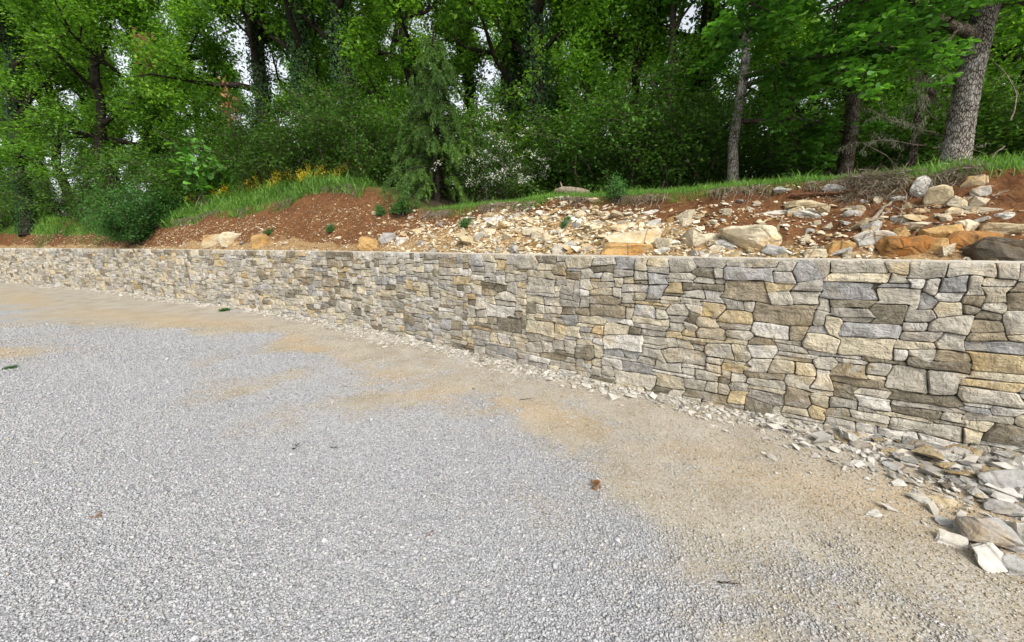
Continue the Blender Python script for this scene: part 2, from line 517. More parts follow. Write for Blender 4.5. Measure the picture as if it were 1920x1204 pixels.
# ------------------------------------------------------------------ ground of the yard
HEAP = [(4.0, 2.35, 0.8, 0.13), (3.4, 2.62, 0.5, 0.05), (5.0, 1.7, 1.1, 0.25)]      # rubble heaped at the foot of the wall
def heap_z(x, y):
    z = 0
    for hx, hy, r, h in HEAP:
        z = np.maximum(z, h * np.exp(-((x - hx) ** 2 + (y - hy) ** 2) / (r * r * 0.45)))
    return z
BND = [(-60, 24), (-30, 16.5), (-15.8, 11.6), (-9.5, 7.6), (-7.82, 6.98), (-6.29, 7.42), (-4.08, 6.4), (-2.2, 4.42), (-1.06, 3.81), (-0.04, 3.14), (0.56, 2.81), (0.97, 2.47), (1.17, 2.01),
       (1.44, 1.75), (1.77, 1.54), (2.13, 1.41), (3.2, 0.4), (6, -2)]
_bs, _bt = wall_st([p[0] for p in BND], [p[1] for p in BND])
_bo = np.argsort(_bs)
PATCH = [(-8.0, 6.0, 1.1, 0.5, 0.9), (1.35, 2.35, 0.35, 0.22, 0.5), (2.0, 2.1, 0.45, 0.2, 0.5), (-6.2, 8.1, 1.0, 0.5, 0.4)]
def dirt_mask(x, y):
    s, t = wall_st(x, y)
    wb = -np.interp(s, _bs[_bo], _bt[_bo])
    front = -t
    n = fbm(x * 0.9, y * 0.9, 31, 5)
    m = (wb - front) / 1.4 + 0.44 + n * 1.3
    rel = front / np.maximum(wb, 0.3)
    # a strip of clean chippings lies along the foot of the wall
    m = m - 0.55 * np.exp(-(front / 0.35) ** 2)
    m = smooth01(m)
    m = m * np.clip(0.86 + 0.6 * fbm(x * 1.5, y * 1.5, 37, 4), 0.3, 1)
    for cx, cy, rx, ry, a in PATCH:
        m = m + a * np.exp(-(((x - cx) / rx) ** 2 + ((y - cy) / ry) ** 2))
    st = np.exp(-((rel - 0.62 - 0.15 * np.sin(s * 0.5)) / 0.16) ** 2) * smooth01(0.75 + 1.4 * fbm(x * 0.6, y * 0.6, 41, 3))
    st = st + np.exp(-(((x + 8.0) / 1.3) ** 2 + ((y - 6.0) / 0.5) ** 2))
    return np.clip(m, 0, 1), np.clip(st, 0, 1)

def build_ground():
    ax = np.concatenate([[-900, -400, -200, -120, -80], np.arange(-60, -24, 2.0), np.arange(-24, -8, 0.3), np.arange(-8, 6, 0.08), np.arange(6, 12, 0.5), [13, 16, 22, 35, 60, 120, 250, 900]])
    ay = np.concatenate([[-900, -400, -150, -60, -30, -15, -8, -4, -2, -0.5], np.arange(0, 8, 0.08), np.arange(8, 20, 0.25), np.arange(20, 40, 2), [45, 60, 90, 150, 300, 900]])
    X, Y = np.meshgrid(ax, ay)
    x, y = X.ravel(), Y.ravel()
    near = (np.abs(x) < 70) & (y > -20) & (y < 45)
    d = np.zeros_like(x); st = np.zeros_like(x); z = np.zeros_like(x)
    d[near], st[near] = dirt_mask(x[near], y[near])
    s, t = wall_st(x[near], y[near])
    zz = heap_z(x[near], y[near]) + 0.012 * fbm(x[near] * 0.8, y[near] * 0.8, 3, 3)
    zz = zz + 0.05 * np.exp(-(t / 0.22) ** 2) * (0.5 + 0.5 * fbm(x[near] * 2, y[near] * 2, 6, 2))
    z[near] = np.where(t > 0.05, 0.0, zz)
    nx, ny = len(ax), len(ay)
    idx = np.arange(nx * ny).reshape(ny, nx)
    f = np.stack([idx[:-1, :-1], idx[:-1, 1:], idx[1:, 1:], idx[1:, :-1]], -1).reshape(-1, 4)
    me = mesh_np('ground', np.stack([x, y, z], 1), f, True)
    float_attr(me, 'dirt', d); float_attr(me, 'streak', st)
    tag(link('ground', me, M['ground']), 'grey gravel yard with a band of tan dirt along the wall', kind='structure')
def ground_z(x, y):
    s, t = wall_st(x, y)
    return heap_z(x, y) + 0.012 * fbm(x * 0.8, y * 0.8, 3, 3) + 0.05 * np.exp(-(t / 0.22) ** 2) * (0.5 + 0.5 * fbm(x * 2, y * 2, 6, 2))
build_ground()

# ------------------------------------------------------------------ earth bank and forest floor
def build_land():
    s = np.concatenate([np.arange(4, 24, 0.5), np.arange(24, 36, 0.14), np.arange(36, SMAX - 5.5, 0.07)])
    nq = 34
    qs = np.linspace(0, 1, nq)
    tl, zl, rs = lip(s)
    Tm = 0.38 + (tl[:, None] + 0.45 - 0.38) * qs[None, :]
    Sm = np.repeat(s[:, None], nq, 1)
    X, Y = wall_pt(Sm, Tm)
    Z = land_st(Sm.ravel(), Tm.ravel(), X.ravel(), Y.ravel()).reshape(X.shape)
    idx = np.arange(len(s) * nq).reshape(len(s), nq)
    f = np.stack([idx[:-1, :-1], idx[1:, :-1], idx[1:, 1:], idx[:-1, 1:]], -1).reshape(-1, 4)
    me = mesh_np('earth_bank', np.stack([X.ravel(), Y.ravel(), Z.ravel()], 1), f, True)
    # red topsoil above ochre stony subsoil
    q = ((Tm - 0.38) / (tl[:, None] - 0.38))
    layer = 1.05 - 1.25 * q
    xs = X
    layer = layer + 0.45 * np.exp(-((xs - 0.2) / 2.2) ** 2) - 0.5 * smooth01((-xs - 2.0) / 2.5) * (q > 0.25) - 0.55 * smooth01((xs - 1.6) / 1.4) * smooth01((q - 0.1) / 0.3)
    layer = layer + 0.35 * fbm(X * 0.8, Y * 0.8, 51, 3)
    green = smooth01((Tm - tl[:, None] + 0.06) / 0.15)
    green = np.maximum(green, 0.75 * smooth01((-X - 13) / 3) * smooth01(fbm(X * 1.2, Y * 1.2, 57, 3) * 1.6 + q * 1.0 - 0.15))
    float_attr(me, 'layer', np.clip(layer, 0, 1).ravel()); float_attr(me, 'green', green.ravel())
    bank = tag(link('earth_bank', me, M['bank']), 'cut bank of red soil and ochre stony subsoil above the wall', kind='structure')
    # forest floor: joined to the last row of the bank
    nb = 40
    bb = (np.linspace(0, 1, nb) ** 2.2) * 75
    n0 = np.array([0.53, 0.848])
    X0, Y0 = X[:, -1], Y[:, -1]
    k = smooth01(bb / 6)[None, :]
    nx = np.interp(s, WS, NX)[:, None] * (1 - k) + n0[0] * k
    ny = np.interp(s, WS, NY)[:, None] * (1 - k) + n0[1] * k
    FX = X0[:, None] + nx * bb; FY = Y0[:, None] + ny * bb
    FX = FX[::4]; FY = FY[::4]
    FZ = land(FX.ravel(), FY.ravel()).reshape(FX.shape)
    FZ[:, 0] -= 0.01
    idx = np.arange(FX.size).reshape(FX.shape)
    f = np.stack([idx[:-1, :-1], idx[1:, :-1], idx[1:, 1:], idx[:-1, 1:]], -1).reshape(-1, 4)
    me = mesh_np('forest_floor', np.stack([FX.ravel(), FY.ravel(), FZ.ravel()], 1), f, True)
    tag(link('forest_floor', me, M['floor']), 'dark leaf litter on the floor of the wood', kind='structure')
    return bank
bank = build_land()

# ------------------------------------------------------------------ the stone wall
def build_wall():
    rng = random.Random(7)
    root = tag(empty('stone_wall', (0, 0, 0)), 'long curved retaining wall of grey and honey coloured fieldstones', 'wall')
    CU, CV = 0.046, 0.0365
    s0, s1 = 24.0, SMAX - 6.2
    nu = int((s1 - s0) / CU); nv = 44
    v0 = WALL_H - nv * CV                   # a little below the ground
    own = -np.ones((nv, nu), dtype=int)
    stones = []
    for r in range(nv):
        c = 0
        while c < nu:
            if own[r, c] >= 0:
                c += 1; continue
            free = 0
            while c + free < nu and own[r, c + free] < 0 and free < 16: free += 1
            x = rng.random()
            if x < 0.17: h, wd = 1, rng.randint(3, 9)
            elif x < 0.52: h, wd = 2, rng.randint(3, 8)
            elif x < 0.80: h, wd = 3, rng.randint(3, 9)
            elif x < 0.945: h, wd = 4, rng.randint(4, 9)
            elif x < 0.985: h, wd = 5, rng.randint(4, 9)
            else: h, wd = 5, rng.randint(10, 13)
            if nv - r <= 5:                                    # top course: flush and mostly blocky
                left = nv - r
                if left <= 4: h, wd = left, rng.randint(5, 10) if left >= 3 else rng.randint(3, 8)
                elif h >= 4: h = 5
                elif h == 3: h = 2
            wd = min(wd, free)
            if free - wd == 1: wd = free if free <= 9 else wd - 1
            if wd == 1 and h > 3: h = 2
            h = min(h, nv - r)
            if nv - r - h == 1: h = h + 1 if h < 5 else h - 1
            # all cells above are free in row-major filling unless an older stone stands there
            hh = 1
            while hh < h and (own[r + hh, c:c + wd] < 0).all(): hh += 1
            own[r:r + hh, c:c + wd] = len(stones)
            stones.append((r, c, hh, wd)); c += wd
    # junctions
    jun = set()
    for r, c, h, wd in stones:
        for a, b in ((r, c), (r, c + wd), (r + h, c), (r + h, c + wd)): jun.add((a, b))
    jit = {}
    for a, b in sorted(jun):
        mh, mw = 99, 99
        for da in (-1, 0):
            for db in (-1, 0):
                if 0 <= a + da < nv and 0 <= b + db < nu:
                    st_ = stones[own[a + da, b + db]]; mh = min(mh, st_[2]); mw = min(mw, st_[3])
        dv = rng.uniform(-0.004, 0.003) if a == nv else rng.uniform(-0.27, 0.27) * CV * mh
        jit[(a, b)] = (b * CU + rng.uniform(-0.24, 0.24) * CU * min(mw, 4), v0 + a * CV + dv)
    pal = [((176, 169, 154), 32), ((161, 155, 143), 20), ((124, 116, 100), 11), ((184, 174, 151), 17), ((178, 161, 127), 4.5), ((153, 151, 147), 7),
           ((160, 138, 102), 1.2), ((187, 182, 172), 12), ((144, 133, 112), 9)]
    pc = [lin(*p[0]) for p in pal]; pw = [p[1] for p in pal]
    built = []
    for (r, c, h, wd) in stones:
        loop = [(r, b) for b in range(c, c + wd)] + [(a, c + wd) for a in range(r, r + h)] + \
               [(r + h, b) for b in range(c + wd, c, -1)] + [(a, c) for a in range(r + h, r, -1)]
        P = [jit[q] for q in loop if q in jit]
        tops = [q[0] == nv for q in loop if q in jit]
        # extra points on long sides, slightly off the line
        Q = []
        for i, p in enumerate(P):
            q = P[(i + 1) % len(P)]
            Q.append(p)
            L = math.hypot(q[0] - p[0], q[1] - p[1])
            n = int(L / 0.085)
            for k in range(1, n + 1):
                f = k / (n + 1)
                a = 0 if (tops[i] and tops[(i + 1) % len(P)]) else 0.007
                Q.append((p[0] + (q[0] - p[0]) * f + rng.uniform(-a, a), p[1] + (q[1] - p[1]) * f + rng.uniform(-a, a)))
        Q = np.array(Q)
        lo, hi = Q.min(0), Q.max(0)
        cen = (lo + hi) / 2; half = (hi - lo) / 2
        gap = np.array([rng.uniform(0.0022, 0.0055), rng.uniform(0.0022, 0.0055)])
        Q = cen + (Q - cen) * (1 - gap / half)
        if rng.random() < 0.9:                # round the corners off
            k = rng.uniform(0.12, 0.24)
            nxt = np.roll(Q, -1, 0)
            Q = np.stack([Q * (1 - k) + nxt * k, Q * k + nxt * (1 - k)], 1).reshape(-1, 2)
        n = len(Q)
        cen = Q.mean(0)
        sm = min(half)
        bul = min(0.018, 0.16 * sm) * rng.uniform(0.4, 1.2)
        base = rng.uniform(-0.010, 0.010)
        tx, ty = rng.uniform(-0.06, 0.06), rng.uniform(-0.09, 0.09)
        ph = rng.uniform(0, 900); fa = min(0.022, sm * 0.35)
        rings = []
        for sc_, dep, nz, in ((1.0, -0.07, 0), (1.0, 0.0, 0.002), (1 - min(0.007 / sm, 0.25), bul * 0.75, 0.002), (0.70, bul * 0.95, 0.0), (0.36, bul, 0.0)):
            pts = cen + (Q - cen) * sc_
            if dep < 0:
                d = np.full(n, dep)
            else:
                d = base + dep + (pts[:, 0] - cen[0]) * tx + (pts[:, 1] - cen[1]) * ty + np.array([rng.uniform(-nz, nz) for _ in range(n)])
                # broad chiselled facets
                d = d + fa * fbm(pts[:, 0] * 8 + ph, pts[:, 1] * 11 + ph, 71, 3) * (0.4 if sc_ == 1.0 else 1)
            rings.append(np.column_stack([pts, d]))
        ce = np.array([[cen[0], cen[1], base + bul + fa * float(fbm(cen[0] * 8 + ph, cen[1] * 11 + ph, 71, 3))]])
        V = np.concatenate(rings + [ce])
        quads = []
        nr = len(rings)
        for a in range(nr - 1):
            for i in range(n):
                j = (i + 1) % n
                quads.append((a * n + i, a * n + j, (a + 1) * n + j, (a + 1) * n + i))
        tris = [((nr - 1) * n + i, (nr - 1) * n + (i + 1) % n, nr * n) for i in range(n)]
        x, y = wall_pt(s0 + V[:, 0], -V[:, 2])
        W = np.column_stack([x, y, V[:, 1]])
        col = np.array(rng.choices(pc, pw)[0]) * rng.uniform(0.82, 1.10)
        wx, wy = wall_pt(s0 + cen[0], 0)
        dep = wx * 0 + wy * math.cos(TILT)
        inv = abs(wx / max(dep, .1)) < 1.30 and dep > 0.5 and cen[1] > -0.02
        built.append((-(half[0] * half[1] / dep ** 2 if inv else 0), W, quads, tris, col))
    order = sorted(range(len(built)), key=lambda i: built[i][0])
    for i in order[:300]:
        _, W, q, t, col = built[i]
        me = mesh_np('stone', W, [np.array(q), np.array(t)], True)
        me.set_sharp_from_angle(angle=R(28))
        color_attr(me, 'stone_col', np.tile(col, (len(W), 1)))
        link('stone', me, M['stone'], root)
    VV, QQ, TT, CC = [], [], [], []; o = 0
    for i in order[300:]:
        _, W, q, t, col = built[i]
        VV.append(W); QQ.append(np.array(q) + o); TT.append(np.array(t) + o); CC.append(np.tile(col, (len(W), 1))); o += len(W)
    me = mesh_np('stone_facing', np.concatenate(VV), [np.concatenate(QQ), np.concatenate(TT)], True)
    me.set_sharp_from_angle(angle=R(28))
    color_attr(me, 'stone_col', np.concatenate(CC))
    tag(link('stone_facing', me, M['stone'], root), kind='stuff')
    # core and mortar cap
    ss = np.arange(s0, s1, 0.1)
    def strip(ts, zs, closed, name, mat, wob=0):
        m = len(ts); V = []
        for t_, z_ in zip(ts, zs):
            tt = t_ + wob * fbm(ss * 4, np.zeros_like(ss) + t_, 91, 3)
            x, y = wall_pt(ss, tt)
            V.append(np.column_stack([x, y, np.full(len(ss), z_) + (0.25 * wob * fbm(ss * 6, np.zeros_like(ss) + 9 + t_, 92, 3))]))
        V = np.stack(V, 1).reshape(-1, 3)
        idx = np.arange(len(ss) * m).reshape(len(ss), m)
        f = []
        for a in range(m):
            b = (a + 1) % m
            f.append(np.stack([idx[:-1, a], idx[:-1, b], idx[1:, b], idx[1:, a]], -1))
        link(name, mesh_np(name, V, np.concatenate(f), False), mat, root)
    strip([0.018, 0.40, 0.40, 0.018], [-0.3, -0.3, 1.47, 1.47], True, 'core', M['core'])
    strip([0.035, 0.42, 0.42, 0.035], [1.474, 1.474, 1.501, 1.501], True, 'coping', M['coping'], 0.014)
    print('stones', len(built))
build_wall()

# ------------------------------------------------------------------ pebbles and chips (countless: instanced on points)
def pebble_cloud(name, pts, scales, dirt, mat, flat=0.62, parent=None, seed=0):
    me = bpy.data.meshes.new(name)
    me.vertices.add(len(pts))
    me.vertices.foreach_set('co', np.asarray(pts, dtype=np.float32).ravel())
    float_attr(me, 'sz', scales); float_attr(me, 'dirt', dirt)
    me.update()
    o = bpy.data.objects.new(name, me)
    C.objects.link(o)
    if parent: o.parent = parent
    me.materials.append(mat)
    g = bpy.data.node_groups.new(name + '_nodes', 'GeometryNodeTree')
    g.interface.new_socket('Geometry', in_out='INPUT', socket_type='NodeSocketGeometry')
    g.interface.new_socket('Geometry', in_out='OUTPUT', socket_type='NodeSocketGeometry')
    N = g.nodes; Lk = g.links
    gi = N.new('NodeGroupInput'); go = N.new('NodeGroupOutput')
    jn = N.new('GeometryNodeJoinGeometry')
    for v in range(5):
        ic = N.new('GeometryNodeMeshIcoSphere'); ic.inputs['Radius'].default_value = 0.5; ic.inputs['Subdivisions'].default_value = 1
        po = N.new('GeometryNodeInputPosition')
        ad = N.new('ShaderNodeVectorMath'); ad.operation = 'ADD'; ad.inputs[1].default_value = (v * 7.3 + seed, v * 3.1, 1.7 * v)
        no = N.new('ShaderNodeTexNoise'); no.inputs['Scale'].default_value = 1.6; no.inputs['Detail'].default_value = 1
        Lk.new(po.outputs[0], ad.inputs[0]); Lk.new(ad.outputs[0], no.inputs['Vector'])
        sb = N.new('ShaderNodeVectorMath'); sb.operation = 'SUBTRACT'; sb.inputs[1].default_value = (0.5, 0.5, 0.5)
        Lk.new(no.outputs['Color'], sb.inputs[0])
        sl = N.new('ShaderNodeVectorMath'); sl.operation = 'SCALE'; sl.inputs['Scale'].default_value = 1.5
        Lk.new(sb.outputs[0], sl.inputs[0])
        sp = N.new('GeometryNodeSetPosition')
        Lk.new(ic.outputs['Mesh'], sp.inputs['Geometry']); Lk.new(sl.outputs[0], sp.inputs['Offset'])
        ss = N.new('GeometryNodeSetShadeSmooth'); ss.inputs['Shade Smooth'].default_value = name == 'gravel'
        Lk.new(sp.outputs[0], ss.inputs[0])
        tr = N.new('GeometryNodeTransform')
        tr.inputs['Scale'].default_value = [(1.25, 0.9, flat), (1, 1, flat * 1.2), (1.5, 0.8, flat * .8), (1.1, 0.7, flat), (0.9, 1.2, flat * .7)][v]
        Lk.new(ss.outputs[0], tr.inputs['Geometry'])
        sm = N.new('GeometryNodeSetMaterial'); sm.inputs['Material'].default_value = mat
        Lk.new(tr.outputs[0], sm.inputs['Geometry'])
        ti = N.new('GeometryNodeGeometryToInstance')
        Lk.new(sm.outputs[0], ti.inputs[0]); Lk.new(ti.outputs[0], jn.inputs[0])
    iop = N.new('GeometryNodeInstanceOnPoints')
    iop.inputs['Pick Instance'].default_value = True
    Lk.new(gi.outputs[0], iop.inputs['Points']); Lk.new(jn.outputs[0], iop.inputs['Instance'])
    ri = N.new('FunctionNodeRandomValue'); ri.data_type = 'INT'; ri.inputs['Min'].default_value = 0; ri.inputs['Max'].default_value = 4; ri.inputs['Seed'].default_value = 3
    Lk.new(ri.outputs[2], iop.inputs['Instance Index'])
    rr = N.new('FunctionNodeRandomValue'); rr.data_type = 'FLOAT_VECTOR'
    rr.inputs[0].default_value = (-0.45, -0.45, 0); rr.inputs[1].default_value = (0.45, 0.45, 6.283)
    Lk.new(rr.outputs[0], iop.inputs['Rotation'])
    na = N.new('GeometryNodeInputNamedAttribute'); na.data_type = 'FLOAT'; na.inputs['Name'].default_value = 'sz'
    rs = N.new('FunctionNodeRandomValue'); rs.data_type = 'FLOAT_VECTOR'; rs.inputs[0].default_value = (0.75, 0.75, 0.7); rs.inputs[1].default_value = (1.3, 1.3, 1.25); rs.inputs['Seed'].default_value = 9
    ml = N.new('ShaderNodeVectorMath'); ml.operation = 'SCALE'
    Lk.new(rs.outputs[0], ml.inputs[0]); Lk.new(na.outputs[0], ml.inputs['Scale'])
    Lk.new(ml.outputs[0], iop.inputs['Scale'])
    Lk.new(iop.outputs[0], go.inputs[0])
    md = o.modifiers.new('scatter', 'NODES'); md.node_group = g
    return o

GREYS = [(0.0, lin(130, 130, 131)), (0.2, lin(152, 152, 153)), (0.6, lin(165, 165, 166)), (0.95, lin(176, 176, 176)), (1.0, lin(170, 162, 147))]
TANS = [(0.0, lin(136, 123, 98)), (0.3, lin(164, 152, 128)), (0.6, lin(176, 168, 150)), (0.85, lin(184, 179, 168)), (1.0, lin(168, 142, 104))]
CREAMS = [(0.0, lin(150, 120, 80)), (0.25, lin(176, 155, 118)), (0.6, lin(192, 180, 152)), (1.0, lin(202, 197, 184))]
SOILC = [(0.0, lin(104, 72, 50)), (0.3, lin(140, 106, 76)), (0.65, lin(172, 148, 112)), (1.0, lin(192, 178, 150))]
M['gravel'] = mat_pebble('grey_gravel', GREYS, TANS)
M['chips'] = mat_pebble('cream_chips', CREAMS, SOILC)
M['rubble_chips'] = mat_pebble('pale_chips', [(0.0, lin(122, 119, 112)), (0.4, lin(160, 156, 148)), (1.0, lin(186, 182, 174))], TANS)

def build_gravel():
    rg = np.random.default_rng(5)
    P, S, D = [], [], []
    for (y0, y1, dens, size) in ((1.15, 2.4, 12500, 0.0094), (2.4, 3.8, 9500, 0.0099), (3.8, 5.6, 4800, 0.0118), (5.6, 8.5, 2000, 0.015)):
        X = 1.42 * y1 + 0.3
        n = int((y1 - y0) * 2 * X * dens)
        x = rg.uniform(-X, X, n); y = rg.uniform(y0, y1, n)
        k = np.abs(x) < 1.40 * y + 0.3
        x, y = x[k], y[k]
        s, t = wall_st(x, y)
        k = t < -0.04
        x, y = x[k], y[k]
        d, st = dirt_mask(x, y)
        d2 = np.clip(d + 0.7 * fbm(x * 4, y * 4, 61, 4) * smooth01(d * 4), 0, 1)
        keep = rg.random(len(x)) > 0.78 * smooth01(d2 * 1.2)
        x, y, d = x[keep], y[keep], d2[keep]
        sz = size * np.exp(rg.normal(0, 0.24, len(x))) * (1 - 0.2 * d)
        sz = sz * np.where(rg.random(len(x)) < 0.012, 1.7, 1.0)
        P.append(np.column_stack([x, y, ground_z(x, y) + sz * (0.10 + 0.28 * rg.random(len(x)))])); S.append(sz); D.append(d)
    P = np.concatenate(P); S = np.concatenate(S); D = np.concatenate(D)
    o = pebble_cloud('gravel', P, S, D, M['gravel'], 0.72)
    tag(o, 'loose grey gravel spread over the yard', kind='stuff')
    print('gravel', len(P))
    # pale chips lying along the foot of the wall
    n = 9000
    s = 24 + (SMAX - 31) * (1 - (rg.random(n) ** 1.6) * 0.75)
    wdt = 0.10 + 0.22 * np.clip(fbm(s * 0.8, s * 0, 81, 2) + 0.5, 0.1, 1)
    t = -0.02 - np.abs(rg.normal(0, 1, n)) * wdt
    x, y = wall_pt(s, t)
    sz = 0.022 * np.exp(rg.normal(0.25, 0.45, n))
    o = pebble_cloud('wall_foot_chips', np.column_stack([x, y, ground_z(x, y) + sz * 0.12]), sz, rg.random(n) * 0.6, M['rubble_chips'], 0.5, seed=4)
    tag(o, 'pale stone chips scattered along the foot of the wall', kind='stuff')
    # chips in the rubble heap
    n = 4200
    x = rg.normal(3.75, 0.55, n); y = 2.25 - 0.62 * (x - 3.75) + rg.normal(0, 0.32, n)
    s, t = wall_st(x, y)
    k = t < -0.03
    x, y = x[k], y[k]
    sz = 0.030 * np.exp(rg.normal(0.1, 0.5, len(x)))
    o = pebble_cloud('rubble_chips', np.column_stack([x, y, ground_z(x, y) + sz * 0.2]), sz, rg.random(len(x)) * 0.4, M['rubble_chips'], 0.42, seed=8)
    tag(o, 'small broken limestone chips filling the rubble heap', kind='stuff')
    # chips on the bank
    n = 34000
    s = 28 + rg.random(n) ** 0.7 * (SMAX - 35); q = rg.random(n)
    tl, zl, rs = lip(s)
    t = 0.42 + (tl - 0.45) * q
    x, y = wall_pt(s, t)
    patch = fbm(x * 1.1, y * 1.1, 101, 3)
    mid = np.exp(-((x - 0.6) / 2.6) ** 2)
    pk = 0.30 + 0.50 * mid + 0.35 * (1 - q) + 0.7 * patch - 0.25 * (q > 0.8) - 0.30 * smooth01((x - 1.6) / 1.2) * (q > 0.35)
    k = rg.random(n) < pk
    x, y, s, t, mid, q = x[k], y[k], s[k], t[k], mid[k], q[k]
    sz = (0.022 + 0.02 * mid) * np.exp(rg.normal(0, 0.5, len(x)))
    red = np.clip(1.0 - mid * 1.3 - 0.5 * (1 - q), 0, 1)
    o = pebble_cloud('stone_chips', np.column_stack([x, y, land_st(s, t, x, y) + sz * 0.10]), sz, red, M['chips'], 0.6, bank, seed=2)
    tag(o, kind='stuff')
build_gravel()

# ------------------------------------------------------------------ rocks
def rock_mesh(seed, npt=14, dims=(1, 1, 1), power=0.55, bevel=0.0):
    rg = random.Random(seed)
    bm = bmesh.new()
    for _ in range(npt):
        v = Vector((rg.gauss(0, 1), rg.gauss(0, 1), rg.gauss(0, 1))).normalized()
        v = Vector([math.copysign(abs(c) ** power, c) for c in v]) * rg.uniform(0.8, 1.0) * 0.5
        bm.verts.new((v.x * dims[0], v.y * dims[1], v.z * dims[2]))
    r = bmesh.ops.convex_hull(bm, input=bm.verts)
    for e in list(bm.verts):
        if not e.link_faces: bm.verts.remove(e)
    if bevel:
        bmesh.ops.bevel(bm, geom=list(bm.edges), offset=bevel, segments=1, affect='EDGES', profile=0.6)
        bmesh.ops.triangulate(bm, faces=list(bm.faces))
        bmesh.ops.subdivide_edges(bm, edges=[e for e in bm.edges if e.calc_length() > 0.2], cuts=1, use_grid_fill=True)
        bmesh.ops.subdivide_edges(bm, edges=[e for e in bm.edges if e.calc_length() > 0.2], cuts=1, use_grid_fill=True)
        for v in bm.verts:
            nn = mnoise.noise_vector(v.co * 2.6 + Vector((seed, 0, 0))) * 0.10 + mnoise.noise_vector(v.co * 7 + Vector((seed, 3, 0))) * 0.03
            v.co += nn
    bmesh.ops.recalc_face_normals(bm, faces=bm.faces)
    me = bpy.data.meshes.new('rock')
    bm.to_mesh(me); bm.free()
    me.materials.append(M['rock'])
    return me
ROCKS = [rock_mesh(100 + i, 13 + i % 5, ((1.0, 0.8, 0.55), (1.1, 0.7, 0.4), (1, 0.9, 0.75), (1.3, 0.7, 0.35))[i % 4], 0.5) for i in range(20)]
SHARDS = [rock_mesh(300 + i, 11 + i % 4, ((1.1, 0.8, 0.22), (1.4, 0.65, 0.18), (1.0, 0.9, 0.3), (1.2, 0.7, 0.4))[i % 4], 0.55) for i in range(20)]

def place_rock(name, me, loc, size, rot, col, parent=None):
    o = bpy.data.objects.new(name, me)
    C.objects.link(o)
    if parent: o.parent = parent
    o.location = loc; o.scale = (size,) * 3 if isinstance(size, (int, float)) else size
    o.rotation_euler = rot
    o.color = (*col, 1)
    return o

